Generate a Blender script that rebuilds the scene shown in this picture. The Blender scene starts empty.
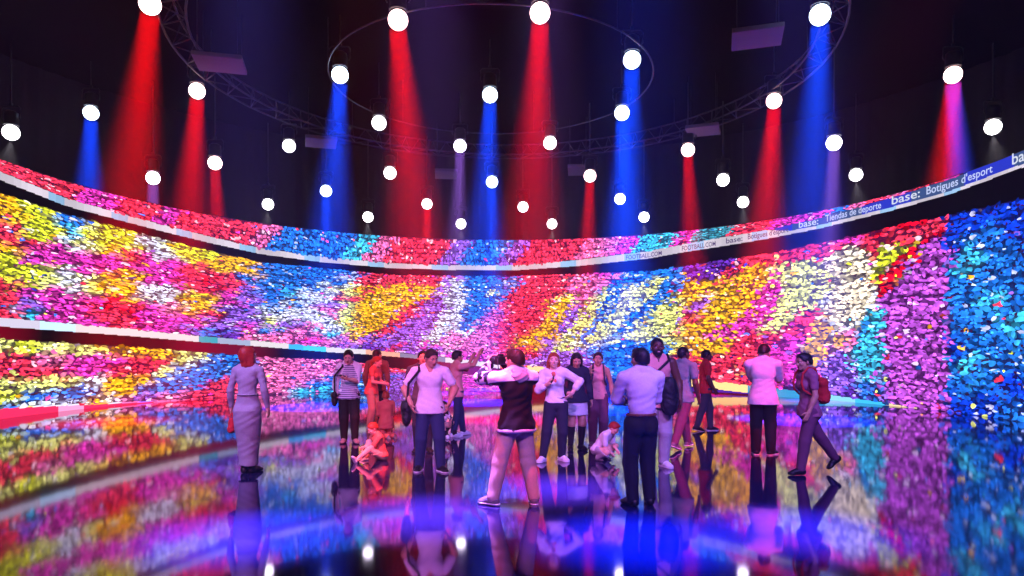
import bpy, bmesh, math, random
import numpy as np
from mathutils import Vector, Matrix
random.seed(7); RNG = np.random.default_rng(11)
SC = bpy.context.scene
COL = SC.collection
PI = math.pi
# ------------------------------------------------------------------ reference view (1024 x 576 photograph)
F, CXP, HOR, EYE = 680.0, 512.0, 348.0, 1.65        # focal length in px, horizon row, eye height
def pos_at(px, yfeet):                                # floor point seen at a pixel of the photograph
    d = F*EYE/(yfeet-HOR)
    return ((px-CXP)/F*d, d)

# ------------------------------------------------------------------ helpers
def srgb(r, g, b):
    f = lambda c: (c/255/12.92 if c/255 <= .04045 else ((c/255+.055)/1.055)**2.4)
    return (f(r), f(g), f(b))

def mat(name, col, rough=.6, metal=0., emit=None, strength=0., bump=0., bscale=40., spec=None, ior=None, vary=0.):
    m = bpy.data.materials.new(name); m.use_nodes = True
    nt = m.node_tree; b = nt.nodes['Principled BSDF']
    b.inputs['Base Color'].default_value = (*col, 1)
    b.inputs['Roughness'].default_value = rough
    b.inputs['Metallic'].default_value = metal
    if ior: b.inputs['IOR'].default_value = ior
    if spec is not None: b.inputs['Specular IOR Level'].default_value = spec
    if emit:
        b.inputs['Emission Color'].default_value = (*emit, 1); b.inputs['Emission Strength'].default_value = strength
    if bump or vary:
        tc = nt.nodes.new('ShaderNodeTexCoord')
        n = nt.nodes.new('ShaderNodeTexNoise'); n.inputs['Scale'].default_value = bscale; n.inputs['Detail'].default_value = 4
        nt.links.new(tc.outputs['Object'], n.inputs['Vector'])
        if bump:
            bp = nt.nodes.new('ShaderNodeBump'); bp.inputs['Strength'].default_value = bump; bp.inputs['Distance'].default_value = .02
            nt.links.new(n.outputs['Fac'], bp.inputs['Height']); nt.links.new(bp.outputs['Normal'], b.inputs['Normal'])
        if vary:
            mx = nt.nodes.new('ShaderNodeMix'); mx.data_type = 'RGBA'
            mx.inputs['A'].default_value = (*[c*(1-vary) for c in col], 1); mx.inputs['B'].default_value = (*[min(1, c*(1+vary)) for c in col], 1)
            nt.links.new(n.outputs['Fac'], mx.inputs['Factor']); nt.links.new(mx.outputs['Result'], b.inputs['Base Color'])
    return m

def link(o, parent=None):
    COL.objects.link(o)
    if parent is not None: o.parent = parent
    return o

def mesh_obj(name, verts, faces, m, parent=None, smooth=False):
    me = bpy.data.meshes.new(name)
    me.from_pydata(verts, [], faces); me.update()
    if m is not None: me.materials.append(m)
    if smooth: me.polygons.foreach_set('use_smooth', [True]*len(me.polygons))
    return link(bpy.data.objects.new(name, me), parent)

def bm_obj(name, bm, m, parent=None, smooth=True, auto=None):
    me = bpy.data.meshes.new(name); bm.normal_update(); bm.to_mesh(me); bm.free()
    if m is not None: me.materials.append(m)
    if smooth: me.polygons.foreach_set('use_smooth', [True]*len(me.polygons))
    o = link(bpy.data.objects.new(name, me), parent)
    return o

def tag(o, label=None, cat=None, group=None, kind=None):
    if label: o['label'] = label
    if cat: o['category'] = cat
    if group: o['group'] = group
    if kind: o['kind'] = kind
    return o

def empty(name, loc=(0, 0, 0), rz=0):
    o = bpy.data.objects.new(name, None); o.empty_display_size = .1
    o.location = loc; o.rotation_euler = (0, 0, rz)
    return link(o)

def copy_tree(o, parent=None):
    c = o.copy(); COL.objects.link(c); c.parent = parent
    for ch in list(o.children): copy_tree(ch, c)
    return c

def add_tube(bm, pts, r, n=8, closed=False, caps=True):
    pts = [Vector(p) for p in pts]; N = len(pts); rings = []
    for i, p in enumerate(pts):
        a = pts[(i-1) % N] if (closed or i > 0) else p
        b = pts[(i+1) % N] if (closed or i < N-1) else p
        d = (b-a).normalized()
        u = d.cross(Vector((0, 0, 1)));
        if u.length < 1e-3: u = d.cross(Vector((1, 0, 0)))
        u.normalize(); v = d.cross(u)
        rr = r[i] if isinstance(r, (list, tuple)) else r
        rings.append([bm.verts.new(p+(u*math.cos(2*PI*k/n)+v*math.sin(2*PI*k/n))*rr) for k in range(n)])
    for i in range(N if closed else N-1):
        A, B = rings[i], rings[(i+1) % N]
        for k in range(n): bm.faces.new((A[k], A[(k+1) % n], B[(k+1) % n], B[k]))
    if caps and not closed:
        bm.faces.new(rings[0][::-1]); bm.faces.new(rings[-1])

def add_box(bm, c, s, rot=None, bevel=0.):
    r = bmesh.ops.create_cube(bm, size=1.0)
    M = Matrix.Translation(Vector(c)) @ (rot.to_4x4() if rot is not None else Matrix.Identity(4)) @ Matrix.Diagonal((*s, 1))
    bmesh.ops.transform(bm, matrix=M, verts=r['verts'])
    if bevel:
        es = list({e for v in r['verts'] for e in v.link_edges})
        bmesh.ops.bevel(bm, geom=es, offset=bevel, segments=2, affect='EDGES', profile=.5)

def add_lathe(bm, prof, n=24, M=None):
    M = M or Matrix.Identity(4); rings = []
    for (r, z) in prof:
        rings.append([bm.verts.new(M @ Vector((r*math.cos(2*PI*k/n), r*math.sin(2*PI*k/n), z))) for k in range(n)] if r > 1e-6 else [bm.verts.new(M @ Vector((0, 0, z)))])
    for A, B in zip(rings, rings[1:]):
        for k in range(n):
            q = [A[k % len(A)], A[(k+1) % len(A)], B[(k+1) % len(B)], B[k % len(B)]]
            q2 = []
            for x in q:
                if x not in q2: q2.append(x)
            if len(q2) > 2:
                try: bm.faces.new(q2)
                except ValueError: pass

# ------------------------------------------------------------------ the hall
RX, RY, RR = -0.25, 15.96, 11.62           # screen ring: centre and radius (m)
WR = 17.0                                  # hall wall radius
ZC = 11.0                                  # ceiling
SCREEN_TOP = 6.03
def ring(r, th, z): return (RX+r*math.sin(th), RY+r*math.cos(th), z)   # th = 0 is straight ahead
def ring_hit(px, py, r=RR):                # pixel -> (theta, z) on the ring wall
    dx = (px-CXP)/F; dz = (HOR-py)/F
    a = 1+dx*dx; b = dx*RX+RY; c = RX*RX+RY*RY-r*r
    t = (b+np.sqrt(np.maximum(b*b-a*c, 1e-6)))/a
    return np.arctan2(dx*t-RX, t-RY), EYE+dz*t
def ring_pix(th, z, r=RR):
    x = RX+r*np.sin(th); y = RY+r*np.cos(th)
    return CXP+F*x/y, HOR-F*(z-EYE)/y

m_floor = mat('polished black floor', (.010, .008, .045), rough=.05, ior=3.0)
m_floor.node_tree.nodes['Principled BSDF'].inputs['Specular Tint'].default_value = (.82, .66, 1., 1)
_nt = m_floor.node_tree; _b = _nt.nodes['Principled BSDF']
_tc = _nt.nodes.new('ShaderNodeTexCoord'); _n = _nt.nodes.new('ShaderNodeTexNoise'); _n.inputs['Scale'].default_value = .9; _n.inputs['Detail'].default_value = 5
_mr = _nt.nodes.new('ShaderNodeMapRange'); _mr.inputs['To Min'].default_value = .035; _mr.inputs['To Max'].default_value = .075
_nt.links.new(_tc.outputs['Object'], _n.inputs['Vector']); _nt.links.new(_n.outputs['Fac'], _mr.inputs['Value']); _nt.links.new(_mr.outputs['Result'], _b.inputs['Roughness'])
m_wall = mat('black curtain wall', (.016, .013, .02), spec=0., rough=1, bump=.3, bscale=6)
m_ceil = mat('black ceiling', (.004, .0025, .005), spec=0., rough=1, bump=.2, bscale=3)
NS = 128
cv = [(RX+WR*math.sin(2*PI*k/NS), RY+WR*math.cos(2*PI*k/NS)) for k in range(NS)]
tag(mesh_obj('floor', [(x, y, 0) for x, y in cv]+[(x, y, -.3) for x, y in cv], [tuple(range(NS))[::-1], tuple(range(NS, 2*NS))]+[(k, (k+1) % NS, NS+(k+1) % NS, NS+k) for k in range(NS)], m_floor), kind='structure')
tag(mesh_obj('ceiling', [(x, y, ZC) for x, y in cv]+[(x, y, ZC+.3) for x, y in cv], [tuple(range(NS)), tuple(range(NS, 2*NS))[::-1]]+[(k, NS+k, NS+(k+1) % NS, (k+1) % NS) for k in range(NS)], m_ceil), kind='structure')
# pleated drape all round the hall
wv, wf = [], []
NW = 900
for k in range(NW):
    th = 2*PI*k/NW; rr = WR-.05+.05*math.sin(k*PI/2.5)*(.7+.3*math.sin(k*.37))
    for z in (0, ZC/2, ZC): wv.append(ring(rr, th, z))
for k in range(NW):
    for j in range(2):
        a, b = k*3+j, ((k+1) % NW)*3+j
        wf.append((a, a+1, b+1, b))
tag(mesh_obj('wall_hall', wv, wf, m_wall, smooth=True), kind='structure')

# ------------------------------------------------------------------ the video wall
def interp(x, tab): return np.interp(x, [a for a, b in tab], [b for a, b in tab])
RIB_BOT = [(-200, 120), (0, 180), (66, 206), (130, 223), (165, 232), (210, 243), (260, 254), (320, 262), (390, 268), (450, 270), (520, 270), (579, 266), (649, 258.5), (682, 252.5), (724, 246), (766, 239), (820, 228.5), (890, 211), (948, 195), (1024, 167), (1250, 80)]
STRIP_T = [(-200, 8), (0, 8.5), (130, 7), (260, 6), (390, 5), (520, 5), (649, 7.5), (724, 9), (766, 9), (790, 3.5), (1024, 3.5), (1250, 4)]
GAP_BOT = [(-200, 140), (0, 193), (66, 214), (130, 231), (165, 240), (210, 251), (260, 262), (300, 266), (390, 275), (520, 276), (579, 274), (649, 271), (700, 264), (724, 260), (766, 254), (820, 243), (850, 237), (895, 226), (948, 216), (1024, 198), (1250, 150)]
TIER_T = [(-200, 290), (0, 317.5), (130, 328.5), (199, 336), (260, 341), (326, 346.7), (368, 349.5), (410, 354), (443, 357), (495, 363), (549, 367), (610, 376), (696, 378.5), (747, 385), (793, 390.5), (828, 394.5), (886, 403), (945, 412.5), (1000, 420), (1250, 460)]
TIER_B = [(-200, 299), (0, 326.5), (130, 336), (199, 342), (260, 346.5), (326, 352), (368, 354.5), (410, 358), (443, 362), (495, 368), (549, 373), (610, 378), (696, 387), (747, 392.8), (776, 399), (828, 404), (886, 413), (945, 414), (1000, 422), (1250, 470)]
LOW_T = [(-200, 312), (0, 339), (130, 347), (199, 352), (260, 357), (300, 358.5), (340, 360), (400, 369), (450, 372), (495, 378), (540, 388), (600, 396), (1250, 500)]
C = {'r': (250, 55, 90), 'R': (225, 10, 45), 'm': (235, 60, 190), 'p': (252, 112, 185), 'v': (150, 95, 235), 'V': (100, 45, 175), 'b': (35, 120, 245),
     'B': (15, 60, 220), 'c': (70, 200, 255), 'w': (212, 216, 242), 'l': (222, 228, 55), 'y': (232, 234, 130), 'o': (255, 185, 35), 'O': (250, 125, 45),
     'k': (12, 8, 22), 't': (60, 150, 175), 'x': (250, 232, 205), 'q': (195, 85, 225)}
C = {k: np.array(srgb(*v)) for k, v in C.items()}
MAIN = """oorrollrrr lllrmllmvc lllmmyymmm bcwmmwwmmm ylymmyymrm llomrooRrr llrrooorRr wwmmmwwmmm lwmmmwwpmm llrrrloomv lorRroorvb
oorrmmvvvV oobvvvvvmp bbbbbbwybp bbbcbwwvpp bbbwwwwppm bbywvpwwcp bwyryyllpv rroooooRvV rroooorvVr rooorvvVvv rorvvvvvmv
vwwvwpwpwm bbcwwbwppm bycbvppppm VvrrrrrOrr rrrrrrOorv rrroooovvv rrymvvwyvv mmyvbwwwvv mbbyybwbbb bbybbbyybb
bybyyybbyb byyybpyypp Voovrooorr Voovomoorr Vroooommrr roomommyyr ryymvympmr ryyvyypppk rmyyyoyorv mwwwwwomvv mmmwwwpwvV
rrywwbcccb Rllrrvvvvv RlvmvmvvvV RRmmmvvRvv BBbbbbBbbB BbcbbbbcbB BbbbcbbbbB BBbbbcbbBb""".split()  # white cells at right: a light shaft crossing the wall, painted into the picture
RIB = "rrrrmmrrmrrrrpbbbbcprrrvbbvrrrppmccmttrrmmmbprprrmbbBb"
def bilerp(T, fj, fi):
    fj = np.clip(fj, 0, T.shape[0]-1.001); fi = np.clip(fi, 0, T.shape[1]-1.001)
    j = fj.astype(int); i = fi.astype(int); u = (fj-j)[:, None]; v = (fi-i)[:, None]
    u = np.clip((u-.5)*1.9+.5, 0, 1); v = np.clip((v-.5)*1.9+.5, 0, 1)
    return (T[j, i]*(1-u)+T[j+1, i]*u)*(1-v)+(T[j, i+1]*(1-u)+T[j+1, i+1]*u)*v
def warp(a, b, s): return .22*np.sin(a*3.1+b*2.3+s)+.18*np.sin(a*1.3-b*4.1+2*s)+.15*np.sin(a*6.7+b*5.9)
def smooth_pick(tab, fj, fi, jit):
    T = np.array([[C[ch] for ch in col.ljust(10, 'b')[:10]] for col in tab])
    return bilerp(T, fj+RNG.normal(0, jit, fj.shape)+warp(fj, fi, 0), fi+RNG.normal(0, jit*1.1, fi.shape)+warp(fi, fj, 1))
BLOCKS = [('r', 364,275.5,444,275.5,430,291,378,286,361,300), ('o', 378,284,434,286,428,295,409,307,371,335,347,340,357,307), ('r', 427,295,409,308,375,335,385,338,420,312),
 ('v', 444,277,470,277,455,300,420,341,368,348,378,338,423,312), ('w', 448,281,468,279,472,317,441,341,420,345,444,310), ('b', 468,279,527,277,503,300,472,324,458,334,460,324,465,303),
 ('y', 484,291,498,288,500,291,486,297), ('p', 493,310,505,325,507,345,444,350,472,331), ('r', 527,277,566,277,555,293,545,310,548,321,510,341,503,360,493,345,503,317,514,293),
 ('o', 562,293,571,295,566,317,548,338,514,347,510,340,534,333,547,314), ('p', 566,277,618,274,604,286,590,295,580,307,571,295), ('v', 571,303,580,307,573,324,562,335,555,335),
 ('y', 604,288,618,284,597,314,590,328,562,348,548,352,569,331,590,303), ('b', 618,275,652,272,642,282,611,300,607,314,593,335,576,348,583,335,597,314),
 ('y', 628,286,656,282,652,293,628,317,618,331,583,347,593,335,607,314), ('b', 684,266,684,289,652,310,635,324,628,321,652,296,659,284), ('y', 682,295,682,331,663,335,639,341,625,341,635,324,652,310),
 ('b', 583,350,625,341,668,345,670,375,600,374), ('V', 684,264,713,262,737,259,713,281,690,281), ('m', 757,300,776,266,781,286,776,320,737,335,703,344,713,335),
 ('o', 684,279,713,279,708,296,684,308), ('o', 737,269,771,262,767,281,752,310,737,320,708,334,689,339,703,310,718,296), ('r', 713,281,737,260,796,249,869,240,888,233,947,216,947,230,879,249,801,262,771,264,737,271),
 ('y', 776,264,830,257,835,286,810,305,781,330,764,335,776,305,784,286), ('r', 781,330,810,308,830,305,810,335,801,354,733,372,684,376,684,344), ('m', 781,335,806,340,801,385,770,385,765,350),
 ('o', 684,344,737,335,728,354,694,359), ('x', 825,259,859,242,874,262,871,300,864,320,835,330,825,310,835,286), ('o', 820,310,835,330,820,359,806,364,813,335), ('l', 879,249,913,245,888,271,879,286,871,271),  # pale column: light shaft over the wall, put into the picture colours
 ('R', 913,245,947,230,917,252,893,281,879,300,876,286), ('q', 947,230,947,420,888,407,883,335,879,305,898,281,917,257), ('c', 871,305,883,310,883,373,849,373,854,349,864,325), ('v', 820,359,849,349,849,390,812,390)]
def in_poly(x, y, p):
    xs, ys = p[0::2], p[1::2]; n = len(xs); r = np.zeros(len(x), bool)
    for i in range(n):
        x0, y0, x1, y1 = xs[i], ys[i], xs[i-1], ys[i-1]
        if y0 == y1: continue
        c = ((y0 > y) != (y1 > y)) & (x < (x1-x0)*(y-y0)/(y1-y0)+x0); r ^= c
    return r
def block_pick(px, py, base, jit):
    jit = jit*np.where(RNG.random(px.shape) < .22, 3.2, 1.15)
    qx = px+RNG.normal(0, 1., px.shape)*jit*17+1.5*np.sin(py/5.+px/9.); qy = py+RNG.normal(0, 1., px.shape)*jit*11+1.2*np.sin(px/7.)
    for blk in BLOCKS:
        q = blk[1:]
        m = (qx > min(q[0::2])) & (qx < max(q[0::2]))
        if m.any():
            k = np.where(m)[0]; k = k[in_poly(qx[k], qy[k], q)]; base[k] = C[blk[0]]
    return base
LOWG = """yrrylb lrrybl yprybw yprybw ymmybw ymmwbo omroow orroop orrobv orybbp yybbbp ybbbbr bbbbrr bbbrrr bbprpp pppppp pppppp pppppc ppppbc pppbbc ppbbcb rpbbbb rvbvvv rvvvvv rrvvvv
mmmmmm mmmmmm pmmmmm ppmmmp rppmmm rrrmmm""".split()
def low_pick(px, f, jit):
    T = np.array([[C[ch] for ch in col] for col in LOWG])
    fj = (px-10)/17.; fi = f*6-.5
    return bilerp(T, fj+RNG.normal(0, jit, px.shape)+warp(fj, fi, 0), fi+RNG.normal(0, jit, px.shape)+.5*warp(fi, fj, 1))

def region_colour(th, z, jit):
    """colour of the broadcast picture at points of the wall (th, z): 3 linear values, and 1 where spectators sit"""
    px, py = ring_pix(th, z)
    top = ring_pix(th, np.full_like(th, SCREEN_TOP))[1]
    flo = ring_pix(th, np.zeros_like(th))[1]
    rb, st, gb, tt, tb, lt = (interp(px, t) for t in (RIB_BOT, STRIP_T, GAP_BOT, TIER_T, TIER_B, LOW_T))
    out = np.zeros((len(th), 3)); crowd = np.zeros(len(th), bool)
    dark = np.array(srgb(10, 6, 18)); out[:] = dark
    text_band = px > 775
    band = np.where(text_band, rb-15*(px-500)/450, rb-st)
    s = (py < band); rj = np.clip(np.round((px-10-(rb-py)*.7+8)/19.2+RNG.normal(0, jit, px.shape)), 0, len(RIB)-1).astype(int)
    out[s] = np.array([C[c] for c in RIB])[rj][s]; crowd |= s
    s = (py >= rb-st) & (py < rb); vv = (.72+.28*np.sin(np.floor(px/7.)*12.9)**2)[:, None]; tint = np.where((np.sin(np.floor(px/16.)*4.7) > .72)[:, None], np.array([.45, .85, 1.1]), 1.); out[s] = (np.array(srgb(202, 192, 206))*vv*tint)[s]
    s = text_band & (py >= band) & (py < rb-st)
    bluish = np.sin(px/17.)+.4*np.sin(px/5.3)
    out[s] = np.where((bluish > .1)[:, None], np.array(srgb(38, 50, 175)), np.array(srgb(52, 72, 120)))[s]
    s = (py >= gb) & (py < tt)
    f = (py-gb)/np.maximum(tt-gb, 1)
    out[s] = block_pick(px, py, smooth_pick(MAIN, (px-10)/20., f*10-.5, jit), jit)[s]; crowd |= s
    s = (py >= tt) & (py < tb)
    seg = np.full((len(th), 3), 1.)*np.array(srgb(208, 200, 205))
    def sg(a, b, col): seg[(px >= a) & (px < b)] = srgb(*col)
    sg(0, 40, (195, 188, 210)); sg(40, 75, (190, 225, 255)); sg(199, 218, (40, 150, 170)); sg(218, 250, (150, 160, 190)); sg(289, 303, (60, 170, 240)); sg(303, 326, (70, 195, 230))
    sg(366, 400, (225, 160, 140)); sg(400, 445, (110, 120, 150)); sg(500, 527, (250, 95, 40)); sg(527, 552, (240, 205, 150)); sg(552, 690, (60, 90, 160)); sg(690, 748, (238, 212, 140)); sg(748, 825, (20, 140, 175)); sg(825, 855, (130, 200, 215)); sg(855, 886, (60, 180, 235)); sg(886, 1100, (235, 205, 160))
    out[s] = seg[s]
    s = (py >= lt) & (px < 500)
    f = (py-lt)/np.maximum(flo-lt, 1)
    out[s] = low_pick(px, np.clip(f, 0, .99), jit*.8)[s]; crowd |= s
    # dark gaps glow a little where the stand roof catches colour
    s = (py >= tb) & (py < lt) & (px < 500); g = np.clip(np.sin(px/38.+2), 0, 1)[:, None]
    out[s] = (dark*(1-g)+np.array(srgb(110, 5, 30))*g)[s]
    s = (py >= tb) & (px >= 500) & (px < 640); out[s] = np.where((px < 545)[:, None], np.array(srgb(95, 4, 14)), np.array(srgb(12, 14, 50)))[s]
    s = (py >= tb) & (px >= 690) & (px < 945) & (np.abs(py-flo+3) < 2); out[s] = srgb(30, 30, 150)
    # pitch-side band along the floor at the left
    pb = np.interp(px, [-200, 0, 190, 192], [414, 408.5, 400.5, 500])
    s = (py >= pb) & (px < 190)
    out[s] = np.where(((px > 58) & (px < 84))[:, None], np.array(srgb(255, 150, 200)), np.array(srgb(250, 45, 95)))[s]
    crowd &= ~((py >= pb-1.5) & (px < 190))
    return out, crowd

TH0, TH1 = math.radians(-112), math.radians(112)
def colour_mesh(name, V, faces_idx, loops_per, cols, m, parent, mottle=0.):
    """V (n,3), polygons of loops_per corners each, one colour per polygon"""
    nf = len(faces_idx); me = bpy.data.meshes.new(name)
    me.vertices.add(len(V)); me.vertices.foreach_set('co', V.astype(np.float32).ravel())
    me.loops.add(nf*loops_per); me.loops.foreach_set('vertex_index', faces_idx.astype(np.int32).ravel())
    me.polygons.add(nf); me.polygons.foreach_set('loop_start', np.arange(0, nf*loops_per, loops_per, dtype=np.int32))
    try: me.polygons.foreach_set('loop_total', np.full(nf, loops_per, np.int32))
    except Exception: pass
    me.update(calc_edges=True)
    at = me.color_attributes.new('picture', 'FLOAT_COLOR', 'CORNER')
    c4 = np.ones((nf, loops_per, 4), np.float32); c4[:, :, :3] = cols[:, None, :]*(1. if not mottle else np.random.default_rng(5).uniform(1-mottle, 1+mottle*.8, (nf, loops_per, 1)))
    at.data.foreach_set('color', c4.ravel())
    me.materials.append(m)
    return link(bpy.data.objects.new(name, me), parent)

m_video = bpy.data.materials.new('lit video pixels'); m_video.use_nodes = True
_nt = m_video.node_tree; _nt.nodes.clear()
_o = _nt.nodes.new('ShaderNodeOutputMaterial'); _e = _nt.nodes.new('ShaderNodeEmission'); _a = _nt.nodes.new('ShaderNodeAttribute'); _a.attribute_name = 'picture'
_nt.links.new(_a.outputs['Color'], _e.inputs['Color']); _nt.links.new(_e.outputs['Emission'], _o.inputs['Surface']); _e.inputs['Strength'].default_value = VIDEO if 'VIDEO' in globals() else 1.45
m_video.cycles.emission_sampling = 'NONE'
m_case = mat('black screen casing', (.01, .01, .012), rough=.5)

screen = empty('video_wall', (0, 0, 0))
tag(screen, 'huge curved LED video wall showing a colourful stadium crowd', 'screen')
# casing behind the picture
NT = 160; prof = [(RR+.02, 0), (RR+.02, SCREEN_TOP+.02), (RR+.22, SCREEN_TOP+.02), (RR+.22, 0)]
V = [ring(r, TH0-.004+(TH1-TH0+.008)*k/NT, z) for k in range(NT+1) for r, z in prof]
Fc = [(k*4+j, k*4+(j+1) % 4, (k+1)*4+(j+1) % 4, (k+1)*4+j) for k in range(NT) for j in range(4)]+[(0, 1, 2, 3), (NT*4+3, NT*4+2, NT*4+1, NT*4)]
mesh_obj('casing', V, Fc, m_case, screen)
# picture ground: fine cells between the spectators, crisp strips and boards
nu, nv = 1150, 300
tu = np.linspace(TH0, TH1, nu+1); zu = np.linspace(0.0, SCREEN_TOP, nv+1)
T, Z = np.meshgrid(tu, zu, indexing='ij')
V = np.stack([RX+RR*np.sin(T), RY+RR*np.cos(T), Z], -1).reshape(-1, 3)
ii, jj = np.meshgrid(np.arange(nu), np.arange(nv), indexing='ij'); q = (ii*(nv+1)+jj).ravel()
FI = np.stack([q, q+1, q+nv+2, q+nv+1], 1)
tc_ = ((tu[:-1]+tu[1:])/2)[ii.ravel()]; zc_ = ((zu[:-1]+zu[1:])/2)[jj.ravel()]
cols, crowd = region_colour(tc_, zc_, 0.)
n1 = RNG.random(len(cols))
sh = np.where(crowd, .04+.10*n1, 1.0)[:, None]
cols = cols*sh
cols[crowd] += np.array(srgb(46, 12, 84))*.3
colour_mesh('picture', V, FI, 4, cols, m_video, screen)
# spectators of the broadcast: irregular flat blobs of light, row upon row along the stands
W_PX = [(-200, 7), (0, 8), (200, 6.6), (300, 4.8), (400, 4), (560, 4), (680, 5.2), (800, 6.5), (900, 7.2), (1024, 8), (1250, 9)]
def blobs(stand, n_rows, wk, hk, depth, lo, hi, jit, keep, seed, white=0., skin=False, wild=.025):
    rg = np.random.default_rng(seed)
    P, Y, S, Hh, SL = [], [], [], [], []
    x0, x1 = (-185, 1175) if stand != 'low' else (-185, 505)
    for k in range(n_rows):
        xs = [x0]
        while xs[-1] < x1: xs.append(xs[-1]+float(interp(xs[-1], W_PX))*wk*(1.05 if stand != 'rib' else .8)*(.75+.5*rg.random()))
        x = np.array(xs)
        def edge(x):
            if stand == 'main': return interp(x, GAP_BOT), interp(x, TIER_T)
            th, _ = ring_hit(x, np.full_like(x, 300.))
            if stand == 'rib': return ring_pix(th, np.full_like(x, SCREEN_TOP))[1], interp(x, RIB_BOT)-interp(x, STRIP_T)
            return interp(x, LOW_T), ring_pix(th, np.zeros_like(x))[1]
        t, bt = edge(x); t2, b2 = edge(x+4)
        v = (k+.5)/n_rows+rg.normal(0, .22/n_rows, len(x))+.18/n_rows*np.sin(x/31.+k*1.7)
        P.append(x); Y.append(t+(bt-t)*v); Hh.append((bt-t)/n_rows); SL.append(((t2+(b2-t2)*v)-(t+(bt-t)*v))/4)
    px, py, rh, sl = map(np.concatenate, (P, Y, Hh, SL))
    ok = (rg.random(len(px)) < keep)
    px, py, rh, sl = px[ok], py[ok], rh[ok], sl[ok]
    th, z = ring_hit(px, py)
    c, crowd = region_colour(th, z, jit)
    px, py, rh, sl, c = px[crowd], py[crowd], rh[crowd], sl[crowd], c[crowd]
    n = len(px); K = 7
    wd = rg.random(n) < wild
    c[wd] = c[rg.integers(0, n, n)][wd]
    a = np.arange(K)*2*np.pi/K+rg.random((n, 1))*.9
    su = interp(px, W_PX)*wk*.56*(.6+.75*rg.random(n)); sz = rh*hk*.56*(.65+.65*rg.random(n))
    if stand == 'rib': su = su*.8
    rad = .5+.8*rg.random((n, K)); tilt = rg.normal(0, .22, (n, 1))
    lu = np.cos(a)*rad*su[:, None]; lz = np.sin(a)*rad*sz[:, None]+tilt*lu*.6
    T, Zz = ring_hit(px[:, None]+lu, py[:, None]+lz+sl[:, None]*lu)
    Zz = np.clip(Zz, .004, SCREEN_TOP-.004); T = np.clip(T, TH0, TH1); rr = RR-depth-rg.random((n, 1))*.004
    V = np.stack([RX+rr*np.sin(T), RY+rr*np.cos(T), Zz], -1).reshape(-1, 3)
    FI = np.arange(n*K).reshape(n, K)[:, ::-1]
    br = (lo+(hi-lo)*rg.random(n))[:, None]
    cc = c*br
    w = (rg.random(n) < white)[:, None]; cc = np.where(w, cc*.45+np.array([.8, .76, .9])*.7, cc)
    if skin: cc = np.where((rg.random(n) < .4)[:, None], np.array(srgb(80, 20, 85))*br, cc*.35)
    return V, FI, cc
parts = []
for stand, nr, sd in (('main', 40, 10), ('rib', 7, 20), ('low', 17, 30)):
    parts += [blobs(stand, nr, .9, 1.15, .006, .2, .6, .16, .9, sd), blobs(stand, nr, 1., .95, .012, .75, 1.4, .13, .8, sd+1, .05),
              blobs(stand, int(nr*1.3), .5, .55, .018, 0.2, .7, .2, .26, sd+2, 0, True), blobs(stand, nr, .55, .5, .024, 1.3, 2.2, .14, .32, sd+3, .09)]
Vs, Fs, Cs, off = [], [], [], 0
for V, FI, cc in parts:
    Vs.append(V); Fs.append(FI+off); Cs.append(cc); off += len(V)
crowd_obj = colour_mesh('crowd_picture', np.concatenate(Vs), np.concatenate(Fs), 7, np.concatenate(Cs), m_video, screen, .55)
crowd_obj['kind'] = 'stuff'
# lettering of the ribbon adverts, set along the curve of the wall
def bent_text(body, px0, px1, size_px, lift_px, col, name='lettering'):
    cu = bpy.data.curves.new('t', 'FONT'); cu.body = body; cu.size = 1; cu.offset = .012; cu.resolution_u = 3
    to = bpy.data.objects.new('t', cu); COL.objects.link(to); bpy.context.view_layer.update()
    me = bpy.data.meshes.new_from_object(to.evaluated_get(bpy.context.evaluated_depsgraph_get()))
    COL.objects.unlink(to); bpy.data.objects.remove(to); bpy.data.curves.remove(cu)
    co = np.array([v.co[:] for v in me.vertices]); w = co[:, 0].max()
    px = px0+(px1-px0)*co[:, 0]/w
    py = interp(px, RIB_BOT)-lift_px-size_px*co[:, 1]
    th, z = ring_hit(px, py)
    for v, t, zz in zip(me.vertices, th, z): v.co = ring(RR-.035, t, zz)
    me.name = name
    m = bpy.data.materials.get('lit letters '+name) or bpy.data.materials.new('lit letters '+name)
    m.use_nodes = True; nt = m.node_tree; nt.nodes.clear()
    o = nt.nodes.new('ShaderNodeOutputMaterial'); e = nt.nodes.new('ShaderNodeEmission'); e.inputs['Color'].default_value = (*srgb(*col), 1); e.inputs['Strength'].default_value = 1.0
    nt.links.new(e.outputs[0], o.inputs[0]); m.cycles.emission_sampling = 'NONE'
    me.materials.clear(); me.materials.append(m)
    return link(bpy.data.objects.new(name, me), screen)
bent_text("Botigues d'esport", 927, 994, 11.5, 6.0, (225, 232, 255))
bent_text('base:', 892, 921, 12, 5.5, (220, 240, 190), 'advert_name')
bent_text('base:', 1013, 1041, 16, 6, (225, 250, 150), 'advert_name')
bent_text('Tiendas de deporte', 826, 882, 9.5, 5.0, (205, 215, 255))
bent_text('base:', 799, 819, 9.5, 4.5, (225, 230, 245), 'advert_name')
bent_text("Botigues d'esport", 748, 789, 7.5, 2.5, (55, 50, 110), 'small_lettering')
bent_text('base:', 726, 743, 7.5, 2.0, (55, 50, 110), 'small_lettering')
bent_text('FOOTBALL.COM', 682, 716, 6.5, 1.5, (90, 70, 120), 'small_lettering')
bent_text('FOOTBALL.COM', 626, 662, 6.0, 1.2, (90, 70, 120), 'small_lettering')
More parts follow.
